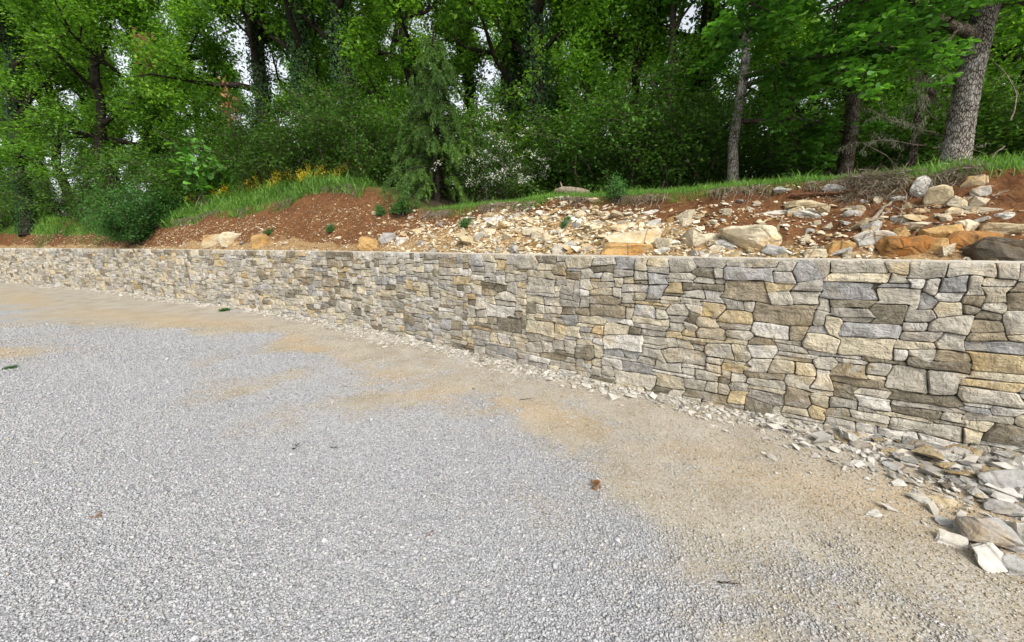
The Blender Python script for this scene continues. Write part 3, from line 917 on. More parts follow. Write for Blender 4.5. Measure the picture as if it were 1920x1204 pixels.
CREAM = lin(194, 182, 156); WHITE = lin(188, 184, 174); OCHRE = lin(172, 140, 92); ORANGE = lin(150, 110, 66); GREY = lin(154, 152, 147); DARK = lin(92, 85, 73); TANC = lin(178, 162, 130)
def shade(col, f): return tuple(c * f for c in col)
def bank_rocks():
    rg = random.Random(11)
    # salient rocks: column, row, width px, height px, colour, shape, name, label, category
    L = [
        (1192, 446, 96, 34, CREAM, 0, 'rock_outcrop', 'wide cracked cream slab rising from the bank, above the orange-stained block'),
        (1172, 470, 92, 30, OCHRE, 0, 'rock_outcrop', 'broad orange-stained block just behind the wall top, under the cracked cream slab'),
        (1408, 444, 100, 52, CREAM, 0, 'boulder', 'largest cream and ochre boulder in the middle right of the bank'),
        (1452, 470, 46, 30, GREY, 1, 'rock', 'fractured pale grey rock right below the largest cream boulder'),
        (1362, 458, 36, 24, GREY, 1, 'rock', 'small grey tilted slab leaning on the left foot of the largest cream boulder'),
        (1330, 448, 36, 22, CREAM, 0, 'rock', 'cream wedge left of the largest boulder, above the wall'),
        (1516, 384, 66, 22, TANC, 1, 'rock', 'long tan block under the horizontal root near the grass'),
        (1531, 402, 64, 18, WHITE, 2, 'rock', 'white flat slab tilted down to the right beneath the long tan block'),
        (1462, 400, 58, 14, WHITE, 2, 'rock', 'flat white slab lying left of the tilted white slab'),
        (1742, 352, 42, 40, WHITE, 3, 'boulder', 'rounded white boulder near the grass below the dead branches'),
        (1772, 368, 44, 42, TANC, 0, 'boulder', 'cream-topped ochre boulder touching the rounded white boulder'),
        (1834, 342, 36, 26, TANC, 0, 'boulder', 'pointed tan boulder high on the bank right of the white boulder'),
        (1848, 360, 26, 28, WHITE, 0, 'rock', 'pale split block directly below the pointed tan boulder'),
        (1645, 450, 54, 38, WHITE, 0, 'boulder', 'pale tilted block with a flat top left of the orange boulders'),
        (1577, 464, 50, 38, OCHRE, 0, 'boulder', 'faceted ochre block with a grey face just above the wall top'),
        (1536, 478, 36, 18, CREAM, 0, 'rock', 'small rounded cream rock left of the faceted ochre block'),
        (1700, 462, 66, 50, ORANGE, 0, 'boulder', 'orange-brown boulder with a root running across it'),
        (1775, 440, 66, 34, OCHRE, 0, 'boulder', 'bright ochre block, topmost of the cracked orange outcrop'),
        (1822, 458, 78, 52, ORANGE, 0, 'boulder', 'big cracked orange block next to the dark grey rock'),
        (1756, 464, 44, 34, OCHRE, 0, 'boulder', 'ochre block wedged under the topmost orange block'),
        (1898, 468, 100, 52, DARK, 0, 'boulder', 'dark grey-brown fissured rock at the right edge above the wall'),
        (1822, 426, 34, 28, CREAM, 3, 'rock', 'blunt cream block perched above the cracked orange outcrop'),
        (1884, 432, 60, 30, TANC, 0, 'boulder', 'tan block above the dark fissured rock at the right edge'),
        (1738, 408, 60, 15, TANC, 2, 'rock', 'upper of two flat tan slabs stacked in the bank'),
        (1736, 420, 62, 14, CREAM, 2, 'rock', 'lower of two flat slabs stacked in the bank'),
        (1895, 405, 30, 15, WHITE, 3, 'rock', 'small rounded white rock near the right edge of the bank'),
        (1800, 400, 30, 18, CREAM, 3, 'rock', 'rounded cream rock between the stacked slabs and the right edge'),
        (1872, 420, 44, 10, WHITE, 2, 'rock', 'thin white slab above the tan block near the right edge'),
        (1480, 353, 44, 14, GREY, 1, 'rock', 'weathered grey slab sticking out of the turf, left one'),
        (1568, 354, 44, 18, GREY, 1, 'rock', 'weathered grey slab sticking out of the turf beside the dry root mat'),
        (404, 452, 44, 28, TANC, 0, 'boulder', 'yellowish block with flat face above the left part of the wall'),
        (432, 446, 40, 28, CREAM, 0, 'boulder', 'pale wedge beside the yellowish block above the left wall'),
        (487, 452, 28, 32, OCHRE, 0, 'boulder', 'upright ochre wedge in the red soil right of the yellowish block'),
        (698, 457, 46, 26, OCHRE, 0, 'boulder', 'ochre boulder just above the wall below the red mound'),
        (728, 446, 30, 22, GREY, 0, 'rock', 'greyish rock leaning on the ochre boulder below the red mound'),
        (752, 452, 26, 18, WHITE, 0, 'rock', 'pale rock right of the greyish rock below the red mound'),
        (1228, 398, 44, 12, WHITE, 2, 'rock', 'thin pale slab in the stony slope above the cracked cream slab'),
        (1080, 402, 34, 14, WHITE, 2, 'rock', 'flat whitish slab in the upper stony slope left of the log'),
        (926, 411, 34, 16, WHITE, 1, 'rock', 'whitish wedge high in the stony slope below the flowering shrub'),
        (880, 452, 40, 20, TANC, 0, 'rock', 'tan block with ochre stain low in the stony slope'),
        (914, 435, 26, 18, CREAM, 0, 'rock', 'cream square block in the middle of the stony slope'),
        (1250, 470, 30, 16, WHITE, 3, 'rock', 'small white rock at the right foot of the orange-stained block'),
        (1690, 372, 30, 14, WHITE, 0, 'rock', 'small white wedge left of the rounded white boulder'),
    ]
    shp = [((1.05, 0.8, 1.0), 18, 0.4), ((1.1, 0.8, 0.9), 13, 0.5), ((1.15, 0.8, 0.8), 12, 0.6), ((1.0, 0.9, 1.0), 26, 0.8)]
    for i, (px, py, wp, hp, col, sh, nm, lab) in enumerate(L):
        p, k = on_bank(px, py + hp * 0.25)
        dep = k
        wm = wp / FPX * dep * 1.15; hm = hp / FPX * dep * 1.3
        dims, n, pw = shp[sh]
        me = rock_mesh(700 + i, n, (dims[0], dims[1], dims[2]), pw, 0.02)
        dm = max(min(wm * 0.85, hm * 1.8), hm * 0.8)
        me.transform(Matrix.Diagonal((wm, dm, hm, 1)))
        ang = math.atan2(-p.x, p.y) * 0.6 + rg.uniform(-0.3, 0.3)
        tilt = {2: rg.uniform(-0.15, 0.15), 1: rg.uniform(-0.25, 0.25)}.get(sh, rg.uniform(-0.12, 0.12))
        if 'tilted' in lab and 'right' in lab: tilt = 0.30
        o = place_rock(nm, me, p + Vector((0, 0.05, hm * 0.08)), 1.0, (0.25 if sh == 2 else 0.0, tilt, ang), shade(col, rg.uniform(0.85, 1.0)))
        tag(o, lab, 'rock')
    # stones set in the bank (pieces of the bank)
    rn = np.random.default_rng(3)
    cols = [CREAM, WHITE, TANC, OCHRE, GREY]
    cnt = 0
    tries = 0
    while cnt < 300 and tries < 6000:
        tries += 1
        px = rg.uniform(760, 1915) if rg.random() < 0.85 else rg.uniform(300, 760)
        tq = rg.random() ** 1.15
        d = ray(px, 460)
        s_, _t = None, None
        ks = np.linspace(1, 40, 900)
        S_, T_ = wall_st(d[0] * ks, d[1] * ks)
        j = int(np.argmax(T_ > 0.5)); s_ = S_[j]
        tl, zl, rs = lip(s_)
        t_ = 0.48 + (tl - 0.65) * tq
        x, y = wall_pt(s_, t_)
        x, y = float(x), float(y)
        dens = 0.55 + 0.6 * math.exp(-((x - 0.6) / 1.9) ** 2) + 0.9 * float(fbm(np.array([x * 1.1]), np.array([y * 1.1]), 101, 3)[0]) - 0.3 * (tq > 0.75)
        if x < -2: dens -= 0.15
        if rg.random() > dens: continue
        sz = 0.085 * math.exp(rg.gauss(0.15, 0.42)) * (1.0 if x < 2.2 else 0.8)
        z = float(land(x, y)[0])
        me = ROCKS[rg.randrange(len(ROCKS))]
        col = rg.choices(cols, (40, 24, 22, 8, 9))[0]
        f = rg.uniform(0.75, 1.0)
        place_rock('stone', me, (x, y, z - sz * 0.04), sz * 1.45, (rg.uniform(-0.5, 0.5), rg.uniform(-0.5, 0.5), rg.uniform(0, 6.28)), tuple(c * f for c in col), bank)
        cnt += 1
bank_rocks()

def rubble():
    rg = random.Random(21)
    G = 'limestone rubble heaped at the foot of the wall'
    big = [(1893, 897, 110, 36, GREY, 0.8, 'long pale slab leaning on the wall foot at the right edge', 0.35),
           (1852, 978, 92, 62, GREY, 0.9, 'largest grey faceted boulder in the rubble heap', 0.0),
           (1866, 1022, 78, 56, WHITE, 0.4, 'pale flat slab standing out lowest in the rubble heap', 0.5),
           (1912, 975, 60, 60, WHITE, 0.9, 'white boulder with ochre stain cut by the right edge', 0.0),
           (1905, 1035, 60, 40, GREY, 0.6, 'grey stone at the right edge below the white boulder', 0.2),
           (1740, 918, 46, 26, WHITE, 0.3, 'pale shard lying flat, left of a long pointed shard', 0.2),
           (1776, 922, 58, 22, TANC, 0.3, 'long pointed cream shard in the middle of the rubble heap', 0.3),
           (1785, 990, 52, 32, WHITE, 0.35, 'pale leaning shard left of the largest grey boulder', 0.45),
           (1784, 960, 46, 22, GREY, 0.4, 'grey wedge just above the pale leaning shard', 0.2),
           (1690, 872, 60, 26, GREY, 0.3, 'grey flat slab in the upper left of the rubble heap', 0.2),
           (1565, 811, 34, 20, GREY, 0.6, 'rounded grey stone resting against the wall at the rubble heap left end', 0.0),
           (1612, 832, 34, 26, GREY, 0.6, 'grey stone with cream neighbour in front of the lowest course', 0.0),
           (1886, 935, 70, 30, GREY, 0.5, 'grey block between the long slab and the largest boulder', 0.2),
           (1640, 957, 34, 14, WHITE, 0.25, 'lone pale flat shard on the dirt away from the heap', 0.05),
           (1782, 893, 40, 20, DARK, 0.5, 'dark grey-brown chunk in the upper middle of the rubble heap', 0.1)]
    for i, (px, py, wp, hp, col, hk, lab, tl) in enumerate(big):
        x, y = ground_at(px, py + hp * 0.2, 0.07 if px > 1700 else 0.02)
        dep = y / math.cos(TILT) * 1.05
        wm = wp / FPX * dep; hm = hp / FPX * dep
        me = rock_mesh(900 + i, 16, (1.1, 1.0, 1.0), 0.5, 0.02)
        me.transform(Matrix.Diagonal((wm, max(hm * 1.3, wm * 0.6), max(hm * hk, 0.025), 1)))
        z = float(ground_z(np.array([x]), np.array([y]))[0])
        o = place_rock('rubble_stone', me, (x, y, z + hm * hk * 0.35), 1.0, (tl, rg.uniform(-0.12, 0.12), rg.uniform(-0.5, 0.3)), shade(col, rg.uniform(0.85, 1)))
        tag(o, lab, 'stone', G)
    n = 0
    cols = [lin(184, 181, 173), WHITE, lin(164, 162, 156), TANC, lin(148, 145, 138)]
    while n < 290:
        u = rg.random() ** 0.75
        px = 1530 + u * 480
        s0x, s0y = ground_at(min(px, 1915), 760 + (px - 1300) * 0.19)
        s, t = wall_st(s0x, s0y)
        wdt = 0.12 + 0.95 * max(0, (px - 1570) / 350)
        tt = -0.05 - rg.random() ** 1.1 * wdt
        sv_ = float(s[0]) + (px > 1915) * (px - 1915) * 0.004 + rg.uniform(-.1, .1)
        x, y = wall_pt(sv_, tt)
        x, y = float(x), float(y)
        z = float(ground_z(np.array([x]), np.array([y]))[0])
        sz = 0.058 * math.exp(rg.gauss(0.1, 0.42))
        f = rg.uniform(0.75, 1.0)
        o = place_rock('rubble_stone', SHARDS[rg.randrange(len(SHARDS))], (x, y, z + sz * rg.uniform(0.1, 0.35)), sz * 1.4,
                       (rg.uniform(-0.35, 0.45), rg.uniform(-0.35, 0.35), rg.uniform(0, 6.28)), tuple(c * f for c in rg.choices(cols, (35, 20, 22, 14, 12))[0]))
        tag(o, 'small pale limestone shard among many in the rubble heap', 'stone', 'small shards of the rubble heap')
        n += 1
rubble()

# ------------------------------------------------------------------ plants
def tube(path, rad, sides):
    path = np.asarray(path, float); n = len(path)
    tan = np.gradient(path, axis=0)
    tan /= np.linalg.norm(tan, axis=1)[:, None] + 1e-9
    ref = np.where(np.abs(tan[:, 2:3]) > 0.9, np.array([[1.0, 0, 0]]), np.array([[0, 0, 1.0]]))
    a = np.cross(tan, ref); a /= np.linalg.norm(a, axis=1)[:, None] + 1e-9
    b = np.cross(tan, a)
    th = np.linspace(0, 2 * np.pi, sides, endpoint=False)
    V = path[:, None, :] + np.asarray(rad)[:, None, None] * (np.cos(th)[None, :, None] * a[:, None, :] + np.sin(th)[None, :, None] * b[:, None, :])
    idx = np.arange(n * sides).reshape(n, sides)
    nx = np.roll(idx, -1, 1)
    f = np.stack([idx[:-1], nx[:-1], nx[1:], idx[1:]], -1).reshape(-1, 4)
    return V.reshape(-1, 3), f

class Tubes:
    def __init__(s): s.V = []; s.F = []; s.o = 0
    def add(s, path, rad, sides):
        v, f = tube(path, rad, sides); s.V.append(v); s.F.append(f + s.o); s.o += len(v)
    def mesh(s, name): return mesh_np(name, np.concatenate(s.V), np.concatenate(s.F), True)

def unit(v):
    v = np.asarray(v, float); return v / (np.linalg.norm(v, axis=-1, keepdims=True) + 1e-9)

def leaf_mesh(name, P, D, Nn, L, shape='kite', wide=1.0):
    """one small blade per row: base P, direction D, normal N, length L"""
    D = unit(D); S = unit(np.cross(D, Nn)); N2 = np.cross(S, D)
    L = np.asarray(L)[:, None]
    n = len(P)
    if shape == 'kite':
        V = np.stack([P, P + D * L * 0.5 + S * L * 0.30 + N2 * L * 0.06, P + D * L - N2 * L * 0.10, P + D * L * 0.5 - S * L * 0.30 + N2 * L * 0.06], 1)
        F = np.array([[0, 1, 2], [0, 2, 3]])
    elif shape == 'obovate':
        V = np.stack([P, P + D * L * .38 + S * L * .13, P + D * L * .38 - S * L * .13, P + D * L * .74 + S * L * .27 - N2 * L * .04, P + D * L * .74 - S * L * .27 - N2 * L * .04,
                      P + D * L * .97 + S * L * .12 - N2 * L * .13, P + D * L * .97 - S * L * .12 - N2 * L * .13], 1)
        F = np.array([[0, 2, 1], [1, 2, 4], [1, 4, 3], [3, 4, 6], [3, 6, 5]])
    elif shape == 'blade':
        S = S * wide
        V = np.stack([P - S * L * 0.022, P + S * L * 0.022, P + D * L * .55 + S * L * .018, P + D * L * .55 - S * L * .018, P + D * L * .95 + N2 * L * 0.28], 1)
        F = np.array([[0, 1, 2], [0, 2, 3], [3, 2, 4]])
    elif shape == 'needle':
        V = np.stack([P + S * L * 0.09, P - S * L * 0.09, P + D * L - N2 * L * .15], 1)
        F = np.array([[0, 1, 2]])
    k = V.shape[1]
    F = (F[None] + (np.arange(n) * k)[:, None, None]).reshape(-1, 3)
    return mesh_np(name, V.reshape(-1, 3), F, False)

def wander(rg, p, d, length, n, wob, up=0.0, droop=0.0):
    pts = [np.array(p, float)]; d = unit(d)
    for i in range(n):
        d = unit(d + rg.normal(0, wob, 3) + np.array([0, 0, up - droop * i / n]))
        pts.append(pts[-1] + d * length / n)
    return np.array(pts)

def gen_tree(seed, H=13, r0=0.2, lo=3.0, nl=13, spread=4.2, subs=7, twigs=5, per=50, leaf=0.11, shape='kite', up=0.10, lean=(0, 0), elev=(0.15, 0.75), droop=0.0, wob=0.16, sig=0.22, ivy=0, side=None, hi=0.95, tw=0.11):
    rg = np.random.default_rng(seed)
    T = Tubes(); B = Tubes()
    n = 14
    zz = np.linspace(-0.25, H * 0.92, n)
    wx = np.cumsum(rg.normal(0, tw, n)); wy = np.cumsum(rg.normal(0, tw, n))
    wx -= wx[0]; wy -= wy[0]
    path = np.column_stack([wx + lean[0] * zz / H, wy + lean[1] * zz / H, zz])
    fr = np.clip(zz / H, 0, 1)
    rad = r0 * (1 - fr) ** 0.75 + 0.02 + r0 * 0.5 * np.exp(-np.maximum(zz, 0) / 0.35)
    zd = np.concatenate([[-0.25, 0.0, 0.15, 0.35, 0.7], zz[1:][zz[1:] > 0.9]])
    pd = np.column_stack([np.interp(zd, zz, path[:, k]) for k in range(3)])
    rd = r0 * (1 - np.clip(zd / H, 0, 1)) ** 0.75 + 0.02 + r0 * 0.45 * np.exp(-np.maximum(zd, 0) / 0.3)
    T.add(pd, rd, 12)
    LP, LD = [], []
    for k in range(nl):
        f = (k + rg.random()) / nl
        z = lo + (H * hi - lo) * f
        p = np.array([np.interp(z, zz, path[:, j]) for j in range(3)])
        az = k * 2.4 + rg.normal(0, 0.4)
        if side is not None and rg.random() < 0.6: az = side + rg.normal(0, 0.7)
        el = rg.uniform(*elev) + f * 0.35
        d = np.array([math.cos(az) * math.cos(el), math.sin(az) * math.cos(el), math.sin(el)])
        ln = spread * (1.0 - 0.45 * f) * rg.uniform(0.65, 1.15)
        lp = wander(rg, p, d, ln, 9, wob, up, droop)
        tr = np.interp(z, zd, rd)
        lr = np.linspace(min(tr * 0.62, 0.04 + ln * 0.022), 0.014, 10)
        B.add(lp, lr, 6)
        for m in range(subs):
            g = rg.uniform(0.22, 1.0); i = g * 9; a = int(min(i, 8))
            q = lp[a] + (lp[a + 1] - lp[a]) * (i - a)
            ld = unit(lp[a + 1] - lp[a])
            sd = unit(ld + rg.normal(0, 0.75, 3) + np.array([0, 0, 0.15 - droop]))
            sl = ln * 0.40 * rg.uniform(0.5, 1.1)
            sp = wander(rg, q, sd, sl, 5, wob * 1.2, up, droop)
            B.add(sp, np.linspace(np.interp(g, [0, 1], [lr[0] * 0.5, 0.010]), 0.006, 6), 4)
            for t in range(twigs):
                g2 = rg.uniform(0.3, 1.0) * 5; a2 = int(min(g2, 4))
                q2 = sp[a2] + (sp[a2 + 1] - sp[a2]) * (g2 - a2)
                td = unit(unit(sp[a2 + 1] - sp[a2]) + rg.normal(0, 0.7, 3))
                tl = rg.uniform(0.25, 0.6)
                tp = wander(rg, q2, td, tl, 3, 0.2, 0.05, droop)
                B.add(tp, np.linspace(0.006, 0.003, 4), 3)
                if shape == 'obovate':          # rosettes at the twig ends
                    for c in range(max(1, per // 7)):
                        cc = tp[1] + (tp[3] - tp[1]) * rg.random() + rg.normal(0, sig, 3) * np.array([1, 1, .6])
                        m7 = 7
                        az2 = np.arange(m7) * 0.9 + rg.random() * 6
                        e = rg.uniform(-0.35, 0.35, m7)
                        LP.append(np.tile(cc, (m7, 1)))
                        LD.append(np.column_stack([np.cos(az2), np.sin(az2), e]))
                else:
                    cc = tp[rg.integers(0, 4, per)] + rg.normal(0, sig, (per, 3)) * np.array([1, 1, .7])
                    LP.append(cc); dd = rg.normal(0, 1, (per, 3)); dd[:, 2] = dd[:, 2] * 0.5 - 0.2
                    LD.append(dd)
    LP = np.concatenate(LP); LD = np.concatenate(LD)
    nn = rg.normal(0, 0.45, LP.shape) + np.array([0, 0, 1.0])
    crown = leaf_mesh('crown', LP, LD, nn, leaf * rg.uniform(0.65, 1.25, len(LP)), shape)
    out = dict(trunk=T.mesh('trunk'), branches=B.mesh('branches'), crown=crown, nleaf=len(LP))
    if ivy:
        m = 7000; top = ivy
        z = rg.uniform(0, top, m); th = rg.uniform(0, 2 * np.pi, m)
        ext = (0.03 + 0.16 * rg.random(m)) * (0.6 + 0.8 * vnoise(th * 1.5, z * 1.2, seed))
        rr = np.interp(z, zd, rd) + ext
        cx = np.interp(z, zz, path[:, 0]); cy = np.interp(z, zz, path[:, 1])
        P = np.column_stack([cx + rr * np.cos(th), cy + rr * np.sin(th), z])
        Nn = np.column_stack([np.cos(th), np.sin(th), np.full(m, 0.5)]) + rg.normal(0, 0.4, (m, 3))
        D = np.column_stack([-np.sin(th) * 0.4, np.cos(th) * 0.4, np.full(m, -0.9)]) + rg.normal(0, 0.4, (m, 3))
        out['ivy'] = leaf_mesh('ivy', P, D, Nn, 0.085 * rg.uniform(0.7, 1.3, m))
    return out

def gen_shrub(seed, H=2.2, W=1.6, stems=9, per=70, leaf=0.06, shape='kite', base=0.15, sig=0.10):
    rg = np.random.default_rng(seed)
    B = Tubes(); LP, LD = [], []
    for k in range(stems):
        az = k * 2.4 + rg.normal(0, 0.3); out = rg.uniform(0.1, 0.75)
        d = np.array([math.cos(az) * out, math.sin(az) * out, 1.0])
        ln = H * rg.uniform(0.6, 1.1)
        p = wander(rg, (rg.normal(0, W * .13), rg.normal(0, W * .13), -0.1), d, ln, 7, 0.18, 0.0, 0.10)
        B.add(p, np.linspace(0.022, 0.006, 8), 4)
        for m in range(9):
            g = rg.uniform(base, 1.0) * 7; a = int(min(g, 6)); q = p[a] + (p[a + 1] - p[a]) * (g - a)
            sd = np.array([rg.normal(), rg.normal(), rg.normal(0.2, 0.5)])
            sp = wander(rg, q, sd, W * 0.45 * rg.uniform(.5, 1.1), 4, 0.25, 0.02, 0.1)
            B.add(sp, np.linspace(0.008, 0.003, 5), 3)
            c = sp[rg.integers(0, 5, per)] + rg.normal(0, sig, (per, 3))
            LP.append(c); dd = rg.normal(0, 1, (per, 3)); dd[:, 2] *= 0.6; LD.append(dd)
    LP = np.concatenate(LP); LD = np.concatenate(LD)
    k = LP[:, 2] > 0.02
    LP, LD = LP[k], LD[k]
    nn = rg.normal(0, 0.5, LP.shape) + np.array([0, 0, 1.0])
    return dict(branches=B.mesh('branches'), foliage=leaf_mesh('foliage', LP, LD, nn, leaf * rg.uniform(0.6, 1.3, len(LP)), shape), LP=LP)

def put(name, parts, mats, loc, rz=0, scale=1.0):
    root = empty(name, loc, rz)
    root.scale = (scale,) * 3 if isinstance(scale, (int, float)) else scale
    made = {}
    for nm, me in parts.items():
        if not hasattr(me, 'vertices'): continue
        up = root
        for host, subs in (('trunk', ('branches', 'ivy')), ('foliage', ('blossom',))):
            if nm in subs and host in made: up = made[host]
        made[nm] = link(nm, me, mats[nm], up)
        if nm in ('flower_heads', 'blossom', 'crown', 'foliage', 'ivy'): made[nm]['kind'] = 'stuff'
    return root

def spot(px, dist):
    """place on the land in the direction of an image column, at a depth"""
    d = ray(px, 460)
    k = dist / d[1]
    x, y = d[0] * k, d[1] * k
    return (x, y, float(land(x, y)[0]))

MT = lambda bark, leaf: {'trunk': M[bark], 'branches': M[bark], 'crown': M[leaf], 'ivy': M['ivy_leaf'], 'foliage': M[leaf]}
def add_trees():
    rg = random.Random(77)
    A = gen_tree(1, 13.5, 0.20, 2.4, 17, 4.4, 7, 5, 60, 0.135, ivy=7.0)
    B_ = gen_tree(2, 12.5, 0.17, 1.9, 16, 4.0, 7, 5, 60, 0.130, wob=0.2)
    Cc = gen_tree(3, 14.5, 0.24, 3.0, 17, 4.8, 7, 5, 60, 0.135, ivy=9.0, wob=0.2)
    Dd = gen_tree(4, 11.0, 0.12, 0.9, 18, 3.0, 7, 5, 60, 0.125, elev=(-0.05, 0.5))
    protos = [A, B_, Cc, Dd]
    for p in protos: print('leaves', p['nleaf'])
    F = [  # column, depth, prototype, label
        (60, 19, 2, 'ivy-clad tree at the left edge of the wood'),
        (150, 21, 1, 'slim leafy tree between the ivy-clad left tree and the forked one'),
        (238, 17, 1, 'dark forked tree standing against the sky gaps on the left'),
        (322, 18, 0, 'straight dark trunk right of the forked tree, sky showing behind'),
        (400, 17.5, 3, 'low-branched tree behind the yellow-flowered bank'),
        (505, 16, 2, 'big oak with long dark limbs reaching left above the flowers'),
        (590, 15, 0, 'ivy-covered tree behind the flowering mound'),
        (680, 15, 2, 'dark ivy-laden tree left of the drooping conifer'),
        (770, 14, 1, 'oak with arching limb above the drooping conifer'),
        (955, 13.5, 0, 'ivy-wrapped trunk behind the white-flowered shrub'),
        (1022, 12.5, 2, 'ivy-wrapped trunk just right of the white-flowered shrub'),
        (1090, 14, 1, 'dark trunk behind the fallen log'),
        (1180, 12, 3, 'bright low-branched tree right of the fallen log'),
        (1290, 12.5, 0, 'shaded tree left of the thin grey trunk'),
        (1530, 12, 1, 'dark trunk deep in shade right of the thin grey trunk'),
        (1680, 12, 3, 'leafy tree behind the lichen-hung dead branches'),
        (1890, 10.5, 1, 'dark leafy tree at the right edge behind the big grey trunk'),
    ]
    for px, dist, pi, lab in F:
        t = put('tree', protos[pi], MT('bark_dark', 'oak_leaf'), spot(px, dist), rg.uniform(0, 6.28), rg.uniform(0.92, 1.08))
        tag(t, lab, 'tree', 'trees of the wood edge')
    # further back
    k = 0
    for row, (dist, step) in enumerate(((19.5, 165), (26, 230), (32, 240))):
        px = -260 + row * 60
        while px < 2200:
            dd = dist + (960 - px) / 960 * 4.0 * (px < 960)
            d = dd + rg.uniform(-1.5, 1.5)
            t = put('tree', protos[rg.randrange(4)], MT('bark_dark', 'oak_leaf'), spot(px + rg.uniform(-50, 50), d), rg.uniform(0, 6.28), rg.uniform(0.8, 1.05))
            marks = [(0, 'beyond the left edge'), (100, 'behind the ivy-clad left tree'), (195, 'left of the forked tree'), (280, 'right behind the forked tree'), (360, 'behind the straight dark trunk'), (450, 'behind the pale-leaved seedling'),
                     (550, 'behind the big long-limbed oak'), (640, 'behind the flowering mound'), (730, 'behind the red mound'), (860, 'behind the drooping conifer'), (985, 'behind the white-blossomed shrub'), (1130, 'behind the fallen log'), (1260, 'behind the shrubs right of the log'),
                     (1400, 'behind the thin grey trunk'), (1500, 'just right of the thin grey trunk'), (1640, 'behind the brown trunk'), (1740, 'behind the dead branches'), (1860, 'behind the big pale trunk'), (1960, 'right of the big pale trunk'), (9999, 'beyond the right edge')]
            wd = next(b for a, b in marks if px <= a)
            tag(t, ('leafy tree midway back in the wood ', 'slender tree well back in the wood ', 'small-looking tree farthest back in the wood ')[row] + wd, 'tree', 'trees deep in the wood')
            px += step; k += 1
    # the near trees on the right
    E1 = gen_tree(21, 9.5, 0.082, 1.35, 15, 3.0, 6, 5, 42, 0.125, 'obovate', up=0.02, lean=(0.35, 0), elev=(-0.1, 0.5), droop=0.12, sig=0.12, side=-1.9, tw=0.035)
    t = put('tree', E1, {**MT('bark_grey', 'bright_leaf'), 'branches': M['bark_mid']}, spot(1358, 8.9))
    tag(t, 'thin grey-trunked oak with bright hanging leaves on the right', 'tree')
    E2 = gen_tree(22, 11.5, 0.160, 1.75, 24, 2.9, 8, 5, 42, 0.125, 'obovate', up=0.02, lean=(0.3, 0.2), elev=(-0.15, 0.4), droop=0.14, sig=0.12, side=-1.85, tw=0.03)
    t = put('tree', E2, {**MT('bark_grey', 'bright_leaf'), 'branches': M['bark_mid']}, spot(1760, 7.0))
    tag(t, 'big pale lichen-barked oak trunk leaning right', 'tree')
    E3 = gen_tree(23, 10.5, 0.115, 1.9, 14, 2.8, 6, 5, 42, 0.125, 'obovate', up=0.03, lean=(0.2, 0.2), elev=(-0.1, 0.5), droop=0.1, sig=0.13, side=-1.6, tw=0.04)
    t = put('tree', E3, MT('bark_mid', 'bright_leaf'), spot(1562, 9.2))
    tag(t, 'brown-trunked oak midway between the thin grey trunk and the big one', 'tree')
    t = put('tree', E3, MT('bark_dark', 'bright_leaf'), spot(1235, 11.5), 2.1, 0.9)
    tag(t, 'bright-leaved oak left of the thin grey trunk', 'tree')
    # sapling
    sp = gen_tree(24, 3.6, 0.035, 1.8, 5, 0.8, 3, 3, 14, 0.10, 'obovate', sig=0.1)
    t = put('sapling', sp, MT('bark_mid', 'bright_leaf'), spot(1686, 7.6))
    tag(t, 'thin bare-stemmed sapling just left of the big pale trunk', 'sapling')
    return protos
add_trees()

